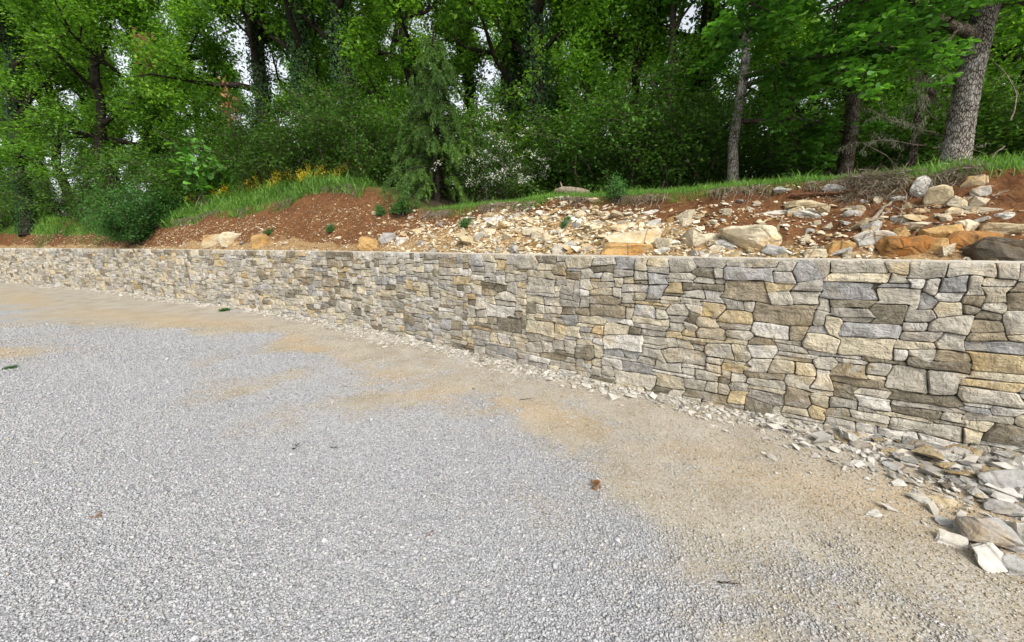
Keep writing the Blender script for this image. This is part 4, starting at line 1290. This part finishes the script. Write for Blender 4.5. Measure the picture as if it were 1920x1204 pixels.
def add_shrubs():
    rg = random.Random(5)
    S = [gen_shrub(31, 2.3, 1.7, 11, 60, 0.075), gen_shrub(32, 2.8, 2.0, 12, 60, 0.080), gen_shrub(33, 1.6, 1.5, 10, 60, 0.065)]
    mats = {'branches': M['bark_mid'], 'foliage': M['shrub_leaf']}
    S.append(gen_shrub(34, 3.4, 2.6, 14, 75, 0.095))
    mats3 = {'branches': M['bark_mid'], 'foliage': M['oak_leaf']}
    T3 = [(930, 13, 'behind the white-flowered shrub'), (1060, 15, 'far behind the log'), (1150, 13.5, 'behind the shrubs right of the log'), (1250, 14, 'left of the thin grey trunk'), (1345, 13.0, 'directly behind the thin grey trunk'), (1440, 14, 'right behind the thin grey trunk'), (1520, 13, 'between the thin grey and brown trunks'),
          (1610, 12.5, 'behind the brown trunk'), (1700, 12.5, 'behind the sapling'), (1790, 11.5, 'behind the big pale trunk'), (1880, 11, 'right of the big pale trunk'), (560, 17, 'behind the flowering mound'), (660, 16, 'behind the red mound'), (720, 15, 'behind the left side of the conifer'), (800, 14, 'behind the conifer'), (470, 18, 'behind the left end of the flowers'),
          (860, 16, 'behind the conifer and the flowering shrub'), (1005, 18, 'in the far gap right of the flowering shrub'), (380, 19, 'behind the pale-leaved seedling'), (1120, 18, 'in the far gap behind the log'), (1220, 18, 'in the gap left of the thin trunk'), (1480, 17, 'in the gap right of the thin trunk'), (40, 25, 'behind the left ledge'), (200, 24, 'behind the left bush')]
    for px, dist, wd in T3:
        t = put('understory_tree', S[3], mats3, spot(px, dist), rg.uniform(0, 6.28), (rg.uniform(.9, 1.2), rg.uniform(.9, 1.2), rg.uniform(.85, 1.2)))
        tag(t, 'bushy understory tree of mid green leaves ' + wd, 'small tree', 'understory trees')
    L = [(20, 20, 1), (110, 19.5, 0), (180, 18, 1), (60, 22, 1), (250, 16.5, 1), (335, 15.5, 0), (420, 15.5, 1), (500, 14.8, 1), (570, 14.3, 1), (640, 13.6, 1), (690, 12.8, 1), (735, 12.0, 0), (720, 13.5, 1), (1020, 12.0, 0),
         (1060, 11.5, 2), (1110, 10.8, 1), (1170, 10.2, 1), (1215, 10.0, 0), (1260, 10.6, 1), (1310, 11.0, 1), (1440, 10.8, 1), (1480, 11.5, 0), (1560, 11.0, 1), (1640, 10.5, 1), (1690, 10.0, 0), (1760, 10, 1), (1850, 9.4, 1), (1900, 8.8, 0), (1960, 8.4, 1)]
    words = {0: 'rounded', 1: 'tall spreading', 2: 'low'}
    near = [(100, 'at the far left of the wood'), (220, 'below the forked tree'), (360, 'behind the bush that spills to the wall'), (470, 'behind the yellow flowers'), (600, 'on top of the flowering mound'),
            (700, 'behind the red earth mound'), (780, 'left of the drooping conifer'), (1040, 'right of the white-flowered shrub'), (1130, 'behind the fallen log'), (1240, 'on the grass edge right of the log'), (1340, 'left of the thin grey trunk'), (1520, 'right of the thin grey trunk'), (1660, 'behind the dead branches'), (1800, 'behind the big pale trunk'), (3000, 'at the right edge of the wood')]
    used = {}
    for px, dist, i in L:
        t = put('shrub', S[i], mats, spot(px, dist), rg.uniform(0, 6.28), (1.1 * rg.uniform(.9, 1.2), 1.1 * rg.uniform(.9, 1.2), rg.uniform(.85, 1.15)))
        where = next(wd for lim, wd in near if px <= lim)
        key = (i, where); used[key] = used.get(key, 0) + 1
        where2 = where if used[key] == 1 else where + ', the one further right'
        tag(t, words[i] + ' dark green shrub ' + where2, 'shrub', 'dark undergrowth shrubs, ' + where)
    # bush spilling to the top of the wall on the left
    b = gen_shrub(41, 2.0, 1.6, 14, 90, 0.07)
    for px, dist, sc_, lab in ((262, 14.6, 1.0, 'dense blue-green bush spilling down to the wall top on the left'), (300, 15.0, 0.95, 'blue-green bush climbing behind the one that spills to the wall'), (232, 15.6, 0.8, 'lower left blue-green bush beside the grassy ledge')):
        t = put('bush', b, {'branches': M['bark_mid'], 'foliage': M['bush_leaf']}, spot(px, dist), rg.uniform(0, 6.28), (sc_ * 1.1, sc_ * 1.1, sc_ * 0.95))
        tag(t, lab, 'bush')
    # small weed tuft on the mound
    wd = gen_shrub(42, 0.42, 0.45, 12, 40, 0.035, sig=0.04)
    p, _ = on_bank(752, 402)
    t = put('weed', wd, {'branches': M['bark_mid'], 'foliage': M['bush_leaf']}, p, 0, 1.15)
    tag(t, 'small leafy green clump on the right side of the red earth mound', 'weed')
    for px, py, sc_, lab in ((715, 405, 0.8, 'sparse little weed left of the leafy clump on the mound'), (872, 428, 0.6, 'lone green sprig in the stony slope'), (1155, 372, 0.9, 'green weed at the turf edge right of the log'),
                             (1060, 428, 0.5, 'tiny weed in the middle of the pale stones'), (620, 436, 0.6, 'sparse weed low in the red soil'), (505, 440, 0.5, 'tiny weed beside the upright ochre wedge')):
        p, _ = on_bank(px, py)
        t = put('weed', wd, {'branches': M['bark_mid'], 'foliage': M['bush_leaf']}, p, rg.uniform(0, 6), (sc_ * .7, sc_ * .7, sc_))
        tag(t, lab, 'weed')
    x, y = ground_at(420, 583)
    t = put('weed', wd, {'branches': M['bark_mid'], 'foliage': M['bush_leaf']}, (x, y, 0), 1, (.55, .4, .22))
    tag(t, 'flat green weed on the dirt near the wall foot', 'weed')
    x, y = ground_at(18, 692)
    t = put('weed', wd, {'branches': M['bark_mid'], 'foliage': M['bush_leaf']}, (x, y, 0), 2, (.28, .22, .12))
    tag(t, 'tiny green weed at the left edge of the gravel', 'weed')
    # flowering hawthorn
    h = gen_shrub(51, 2.5, 1.9, 13, 60, 0.065)
    rn = np.random.default_rng(8)
    c = h['LP'][rn.integers(0, len(h['LP']), 230)]
    c = c[(c[:, 2] > 0.5)]
    c = (c[:, None, :] + rn.normal(0, 0.045, (len(c), 12, 3))).reshape(-1, 3)
    c[:, 2] += 0.03
    bl = leaf_mesh('blossom', c, rn.normal(0, 1, c.shape), rn.normal(0, .6, c.shape) + np.array([0, -.5, 1.0]), 0.050 * rn.uniform(.7, 1.3, len(c)))
    t = put('flowering_shrub', {'branches': h['branches'], 'foliage': h['foliage'], 'blossom': bl}, {'branches': M['bark_mid'], 'foliage': M['shrub_leaf'], 'blossom': M['blossom']}, spot(928, 10.8), 0.6, (0.95, 0.95, 0.92))
    tag(t, 'green shrub covered in sprays of white blossom', 'shrub')
    # seedling with large pale leaves
    se = gen_shrub(61, 1.5, 0.8, 5, 7, 0.20, 'obovate', 0.6, 0.1)
    t = put('seedling', se, {'branches': M['bark_mid'], 'foliage': M['bright_leaf']}, spot(402, 14.6), 0, 1.6)
    tag(t, 'young plant with large pale green leaves behind the yellow flowers', 'seedling')
add_shrubs()

def add_conifer():
    rg = np.random.default_rng(3)
    T = Tubes(); B = Tubes(); P, D = [], []
    H = 4.2
    T.add(np.array([[0, 0, -.2], [0.02, 0, 1], [0.05, .03, 2.5], [0.05, .05, 3.7], [0.04, 0.05, H]]), [.13, .10, .08, .05, .01], 8)
    nb = 105
    for k in range(nb):
        f = (k + rg.random()) / nb
        z = 0.3 + (H - 0.5) * f
        az = k * 2.4 + rg.normal(0, .3)
        ln = (1.75 * (1 - f) ** 0.75 + 0.22) * rg.uniform(.65, 1.2)
        p = wander(rg, (0.04, 0.03, z), (math.cos(az), math.sin(az), 0.10), ln, 8, 0.07, 0.0, 0.30)
        B.add(p, np.linspace(0.02, 0.004, 9), 4)
        for m in range(int(5 + ln * 6)):
            g = rg.uniform(.2, 1) * 8; a = int(min(g, 7)); q = p[a] + (p[a + 1] - p[a]) * (g - a)
            ax = unit(p[a + 1] - p[a])
            sd = ax * 0.6 + np.cross(ax, [0, 0, 1.0]) * rg.choice([-1, 1]) * rg.uniform(.2, .8) + np.array([0, 0, -0.75])
            sl = rg.uniform(.14, .42) * (0.6 + ln * .35)
            sp = wander(rg, q, sd, sl, 4, .1, 0, 0.25)
            nn = 60
            u = rg.random(nn) * 3.99; i = u.astype(int)
            c = sp[i] + (sp[i + 1] - sp[i]) * (u - i)[:, None]
            P.append(c); D.append(unit(sp[-1] - sp[0]) * .8 + rg.normal(0, .6, (nn, 3)))
    P = np.concatenate(P); D = np.concatenate(D)
    me = leaf_mesh('foliage', P, D, rg.normal(0, 1, P.shape), 0.095 * rg.uniform(.7, 1.3, len(P)), 'needle')
    t = put('conifer', {'trunk': T.mesh('trunk'), 'branches': B.mesh('branches'), 'foliage': me}, {'trunk': M['bark_dark'], 'branches': M['bark_dark'], 'foliage': M['needle']}, spot(822, 11.2), 0.0, (0.85, 0.85, 1.0))
    tag(t, 'spruce with drooping branches standing left of the white-blossomed shrub', 'conifer')
add_conifer()

def add_grass():
    rg = np.random.default_rng(17)
    def blades(name, n, f_s, f_b, hgt, label, mat='grass', lean=0.35, dens=None, wide=1.6):
        s = f_s(n); tl, zl, rs = lip(s)
        t = tl + f_b(n)
        x, y = wall_pt(s, t)
        if dens is not None:
            k = rg.random(n) < dens(x, y, s)
            s, t, x, y, tl = s[k], t[k], x[k], y[k], tl[k]
        z = land_st(s, t, x, y)
        nb = len(x)
        D = np.column_stack([rg.normal(0, lean, nb), rg.normal(0, lean, nb), np.ones(nb)])
        Nn = np.column_stack([rg.normal(0, 1, nb), rg.normal(0, 1, nb), rg.normal(0, .2, nb)])
        L = hgt * np.exp(rg.normal(0, .35, nb)) * (0.55 + 0.9 * vnoise(x * 1.7, y * 1.7, 3))
        me = leaf_mesh(name, np.column_stack([x, y, z - 0.01]), D, Nn, L, 'blade', wide)
        return tag(link(name, me, M[mat]), label, kind='stuff')
    sr = lambda px, py=480: float(wall_st(*ground_at(px, py, 1.0))[0][0])
    def s_of(px, back=1.5):
        d = ray(px, 460); ks = np.linspace(1, 60, 3000)
        S_, T_ = wall_st(d[0] * ks, d[1] * ks)
        return float(S_[int(np.argmax(T_ > back))])
    a, b = s_of(770), s_of(1980)
    blades('grass', 60000, lambda n: rg.uniform(a, b, n), lambda n: -0.10 + np.abs(rg.normal(0, 0.75, n)), 0.062, 'short green grass along the top of the bank', dens=lambda x, y, s: 0.35 + 0.75 * vnoise(x * 1.3, y * 1.3, 9) - 0.35 * smooth01((x - 3.6) / 1.2))
    a2, b2 = s_of(285), s_of(640)
    blades('tall_grass', 42000, lambda n: rg.uniform(a2, b2, n), lambda n: -0.15 + rg.random(n) * 3.0, 0.19, 'tall green grass on the flowering mound', wide=2.2)
    a3, b3 = 20.0, s_of(250)
    blades('ledge_grass', 22000, lambda n: rg.uniform(a3, b3, n), lambda n: -0.45 + rg.random(n) * 1.8, 0.16, 'dull olive grass on the ledge above the left end of the wall', wide=3.0)
    # dry roots hanging at the cut edge
    n = 6500
    s = rg.uniform(a2, b, n)
    keep = vnoise(s * 1.6, s * 0, 44) > 0.45
    s = s[keep]; n = len(s)
    tl, zl, rs = lip(s)
    t = tl - 0.02 - np.abs(rg.normal(0, 0.07, n)); x, y = wall_pt(s, t)
    z = land_st(s, t + 0.05, x, y)
    nx = np.interp(s, WS, NX); ny = np.interp(s, WS, NY)
    D = np.column_stack([-nx * .7 + rg.normal(0, .5, n), -ny * .7 + rg.normal(0, .5, n), -0.8 + rg.normal(0, .5, n)])
    me = leaf_mesh('hanging_rootlets', np.column_stack([x, y, z]), D, rg.normal(0, 1, (n, 3)), rg.uniform(.08, .22, n), 'blade')
    tag(link('hanging_rootlets', me, M['dry']), 'dry grey rootlets hanging from the cut turf edge', kind='stuff')
    # root mat on the right
    n = 5000
    P = []
    for px, py, sp_ in ((1630, 347, .14), (1600, 350, .12), (1660, 352, .12), (1790, 335, .10)):
        p, _ = on_bank(px, py); P.append(np.array(p)[None] + rg.normal(0, 1, (420, 3)) * np.array([sp_, sp_ * .6, .05]))
    P = np.concatenate(P); P[:, 2] = land(P[:, 0], P[:, 1]) + rg.uniform(0, .06, len(P))
    me = leaf_mesh('root_mat', P, rg.normal(0, 1, P.shape) * np.array([1, 1, .6]) - np.array([0, .4, .3]), rg.normal(0, 1, P.shape), rg.uniform(.08, .2, len(P)), 'blade')
    tag(link('root_mat', me, M['dry']), 'matted dry roots over the lip of the bank on the right', kind='stuff')
    # yellow flowers on the mound: each plant a stem tuft with flower heads
    rr = random.Random(4)
    St = Tubes(); heads = []
    for k in range(7):
        p = wander(np.random.default_rng(k), (0, 0, 0), (rr.uniform(-.35, .35), rr.uniform(-.35, .35), 1), rr.uniform(.35, .6), 4, .1)
        St.add(p, np.linspace(.004, .002, 5), 3)
        for _ in range(9): heads.append(p[-1] + np.array([rr.gauss(0, .035), rr.gauss(0, .035), rr.uniform(-.12, .02)]))
    hd = np.array(heads)
    fl = leaf_mesh('flower_heads', hd, rg.normal(0, 1, hd.shape), rg.normal(0, .5, hd.shape) + np.array([0, -.6, .8]), rg.uniform(.035, .06, len(hd)))
    stm = St.mesh('stems')
    for k in range(120):
        px = rr.gauss(530, 60) if k % 2 else rr.uniform(330, 640)
        if not 325 < px < 650: continue
        s = s_of(px, 2.2) + rr.uniform(-.8, .8); tl, zl, rs = lip(s)
        t = float(tl) + rr.uniform(0.3, 2.6); x, y = wall_pt(s, t); x, y = float(x), float(y)
        o = put('wildflower', {'stems': stm, 'flower_heads': fl}, {'stems': M['grass'], 'flower_heads': M['yellow']}, (x, y, float(land(x, y)[0])), rr.uniform(0, 6.28), rr.uniform(.7, 1.15))
        tag(o, 'yellow wildflower on thin stems in the tall grass of the mound', 'wildflower', 'yellow wildflowers on the mound')
add_grass()

def add_details():
    rg = np.random.default_rng(99)
    # fallen log
    p, k = on_bank(1066, 362)
    x, y, z = spot(1070, 8.9)
    B = Tubes()
    path = np.array([[-.34, .05, .06], [-.2, 0, .075], [0, -.02, .06], [.2, 0, .045], [.36, .03, .02]])
    B.add(path, [.045, .075, .078, .070, .05], 10)
    me = B.mesh('log')
    t = empty('fallen_log', (x, y, z + 0.10)); link('trunk', me, M['deadwood'], t)
    st = Tubes(); st.add(np.array([[-.2, 0, .1], [-.24, -.02, .2], [-.26, -.03, .24]]), [.02, .015, .006], 6); st.add(np.array([[-.34, .05, .06], [-.37, .05, .065]]), [.045, .0], 10); st.add(np.array([[.36, .03, .02], [.375, .03, .02]]), [.05, .0], 10)
    link('broken_stub', st.mesh('stub'), M['deadwood'], t)
    tag(t, 'short grey weathered log lying on the grass', 'log')
    # dead branches hung with lichen
    def dead(name, px, dist, segs, label, lich=True, zoff=0.0):
        x, y, z = spot(px, dist)
        t = empty(name, (x, y, z + zoff))
        B = Tubes(); P = []
        for (p0, d, ln, r) in segs:
            q = wander(rg, p0, d, ln, 10, 0.10, 0, 0.05)
            B.add(q, np.linspace(r, 0.003, 11), 5)
            for m in range(9):
                i = rg.integers(2, 10)
                tw = wander(rg, q[i], rg.normal(0, 1, 3) * np.array([1, .6, .6]) + np.array([0, 0, -.25]), rg.uniform(.12, .5), 5, .2, 0, .1)
                B.add(tw, np.linspace(.005, .0015, 6), 3)
                P.append(tw[rg.integers(0, 6, 40)] + rg.normal(0, .02, (40, 3)))
        link('branches', B.mesh('branches'), M['deadwood'], t)
        if lich:
            P = np.concatenate(P)
            D = rg.normal(0, .35, P.shape) + np.array([0, 0, -1.0])
            link('lichen', leaf_mesh('lichen', P, D, rg.normal(0, 1, P.shape), rg.uniform(.03, .09, len(P)), 'needle'), M['lichen'], t)
        tag(t, label, 'branch')
    dead('dead_branch', 1715, 7.4, [((0, 0, 1.0), (-1, -.2, .25), 1.3, .014), ((0, 0, .8), (-1, -.1, .05), 1.5, .016), ((-.1, 0, .6), (-1, -.2, -.05), 1.2, .012), ((0, 0, 1.2), (-.8, -.2, .7), 1.0, .012), ((0, 0, .55), (1, -.1, .15), .8, .01)],
         'tangle of grey dead branches hung with lichen left of the big trunk')
    dead('dead_branch', 1590, 7.9, [((0, 0, .75), (1, -.1, -.5), 1.1, .012), ((0, 0, .3), (1, 0, -.05), 1.2, .01)], 'bare grey dead branch sloping down to the right of the brown trunk', False)
    dead('dead_branch', 1225, 9.6, [((0, 0, 1.3), (.7, 0, -.5), 1.3, .010), ((.1, 0, .9), (1, 0, .2), .9, .008)], 'thin bare branch arching out of the shrub right of the log', False)
    dead('dead_branch', 1845, 7.2, [((0, 0, .9), (.25, -.1, 1), 1.4, .012), ((0, 0, .5), (-.6, -.2, -.3), .6, .008)], 'bare stick rising right of the big pale trunk', False)
    dead('dead_branch', 1490, 9.6, [((0, 0, 0.0), (-.25, 0, 1), 1.0, .012)], 'thin leaning bare stick between the thin grey trunk and the brown one', False)
    # exposed roots and sticks in the bank
    def stick(name, pts, r0, r1, mat, label, lift=0.03):
        W = [np.array(on_bank(*p)[0]) + np.array([0, -0.03, lift]) for p in pts]
        W = np.array(W); n = len(W)
        ts = np.linspace(0, n - 1, 5 * n)
        Q = np.column_stack([np.interp(ts, np.arange(n), W[:, k]) for k in range(3)]) + rg.normal(0, .006, (len(ts), 3))
        B = Tubes(); B.add(Q, np.linspace(r0, r1, len(ts)), 6)
        tag(link(name, B.mesh(name), M[mat]), label, 'root')
    stick('exposed_root', [(1478, 372), (1520, 371), (1560, 368), (1600, 366)], .024, .014, 'root', 'long brown root lying level under the turf on the right')
    stick('exposed_root', [(1600, 372), (1640, 366), (1665, 362)], .012, .006, 'root', 'thin dark root continuing right of the long level root')
    stick('exposed_root', [(1625, 425), (1650, 398), (1675, 380)], .022, .012, 'deadwood', 'thick grey dead stick slanting up in the hollow of the bank')
    stick('exposed_root', [(1632, 428), (1655, 405), (1668, 398)], .012, .006, 'deadwood', 'thinner grey stick beside the thick slanting one')
    stick('exposed_root', [(1668, 392), (1684, 402), (1686, 416), (1683, 428)], .008, .004, 'deadwood', 'pale crooked rootlet bending down in the hollow')
    stick('exposed_root', [(1676, 474), (1705, 447), (1740, 430), (1770, 424)], .022, .010, 'root', 'brown root running across the orange boulder')
    stick('exposed_root', [(1850, 378), (1866, 370), (1880, 366)], .008, .004, 'deadwood', 'pale root on the dark soil at the far right')
    stick('exposed_root', [(1846, 377), (1880, 374), (1905, 388)], .006, .003, 'root', 'thin arching root at the far right of the bank')
    stick('exposed_root', [(1240, 392), (1275, 388), (1320, 382)], .008, .004, 'root', 'thin root in the red soil right of the turf weed')
    stick('exposed_root', [(1250, 408), (1290, 398), (1310, 384)], .008, .004, 'root', 'thin slanting root below the thin level one')
    stick('exposed_root', [(1128, 418), (1150, 414), (1185, 416)], .012, .006, 'bark_mid', 'dark twig bundle lying above the cracked cream slab')
    # dead leaf clusters hanging in the trees
    for px, py, dist, n, lab in ((268, 100, 14.5, 130, 'cluster of dead brown leaves hanging high in the left trees'), (425, 188, 14, 90, 'cluster of dead brown leaves hanging left of the big oak limb')):
        d = ray(px, py); kk = dist / d[1]
        base = np.array([d[0] * kk, d[1] * kk, EYE + d[2] * kk])
        tw = wander(rg, (0, 0, .5), (.2, 0, -1), 1.0, 5, .15)
        B = Tubes(); B.add(tw, np.linspace(.012, .004, 6), 4)
        P = tw[rg.integers(0, 6, n)] + rg.normal(0, .14, (n, 3))
        t = empty('dead_leaf_cluster', base)
        link('twig', B.mesh('twig'), M['bark_dark'], t)
        link('leaves', leaf_mesh('leaves', P, rg.normal(0, .6, P.shape) + np.array([0, 0, -1]), rg.normal(0, 1, P.shape), rg.uniform(.09, .16, n)), M['brown_leaf'], t)
        tag(t, lab, 'leaves')
    # litter on the gravel
    def litter(px, py, n, L, mat, lab, name='dead_leaf', spread=.02):
        x, y = ground_at(px, py)
        P = rg.normal(0, spread, (n, 3)); P[:, 2] = np.abs(P[:, 2]) * .6 + .012
        D = rg.normal(0, 1, (n, 3)); D[:, 2] = np.abs(D[:, 2]) * .3
        o = link(name, leaf_mesh(name, P, D, rg.normal(0, .5, P.shape) + np.array([0, 0, 1]), L * rg.uniform(.7, 1.2, n), 'obovate'), M[mat])
        o.location = (x, y, 0); tag(o, lab, 'leaf')
    litter(1115, 913, 16, .045, 'brown_leaf', 'curled dead brown leaf clump on the gravel in front of the wall')
    litter(805, 1005, 3, .025, 'brown_leaf', 'tiny brown leaf scrap in the middle of the gravel', spread=.006)
    litter(185, 967, 5, .03, 'brown_leaf', 'small brown leaf scrap on the gravel at the lower left', spread=.01)
    litter(557, 842, 3, .03, 'bark_dark', 'small dark scrap on the gravel left of centre', spread=.01)
    litter(1437, 1066, 3, .025, 'brown_leaf', 'reddish leaf scrap in the lower right gravel', spread=.006)
    def twig(px, py, L, rz, lab):
        x, y = ground_at(px, py)
        B = Tubes(); q = wander(rg, (0, 0, .014), (1, 0, 0), L, 5, .15); q[:, 2] = np.clip(q[:, 2], .012, .02)
        B.add(q, np.linspace(.004, .002, 6), 5)
        B.add(wander(rg, q[2], (.7, .6, 0.05), L * .35, 3, .1), np.linspace(.0025, .001, 4), 4)
        o = link('twig', B.mesh('twig'), M['bark_mid']); o.location = (x, y, 0); o.rotation_euler = (0, 0, rz)
        tag(o, lab, 'twig')
    twig(975, 752, .16, .1, 'thin forked twig on the tan dirt in front of the wall')
    twig(1345, 1095, .10, -.5, 'short dark twig on the gravel at the lower right')
    twig(620, 842, .08, -.3, 'little bent twig on the gravel left of centre')
    twig(645, 727, .05, .3, 'tiny brown twig at the edge of the dirt band')
add_details()
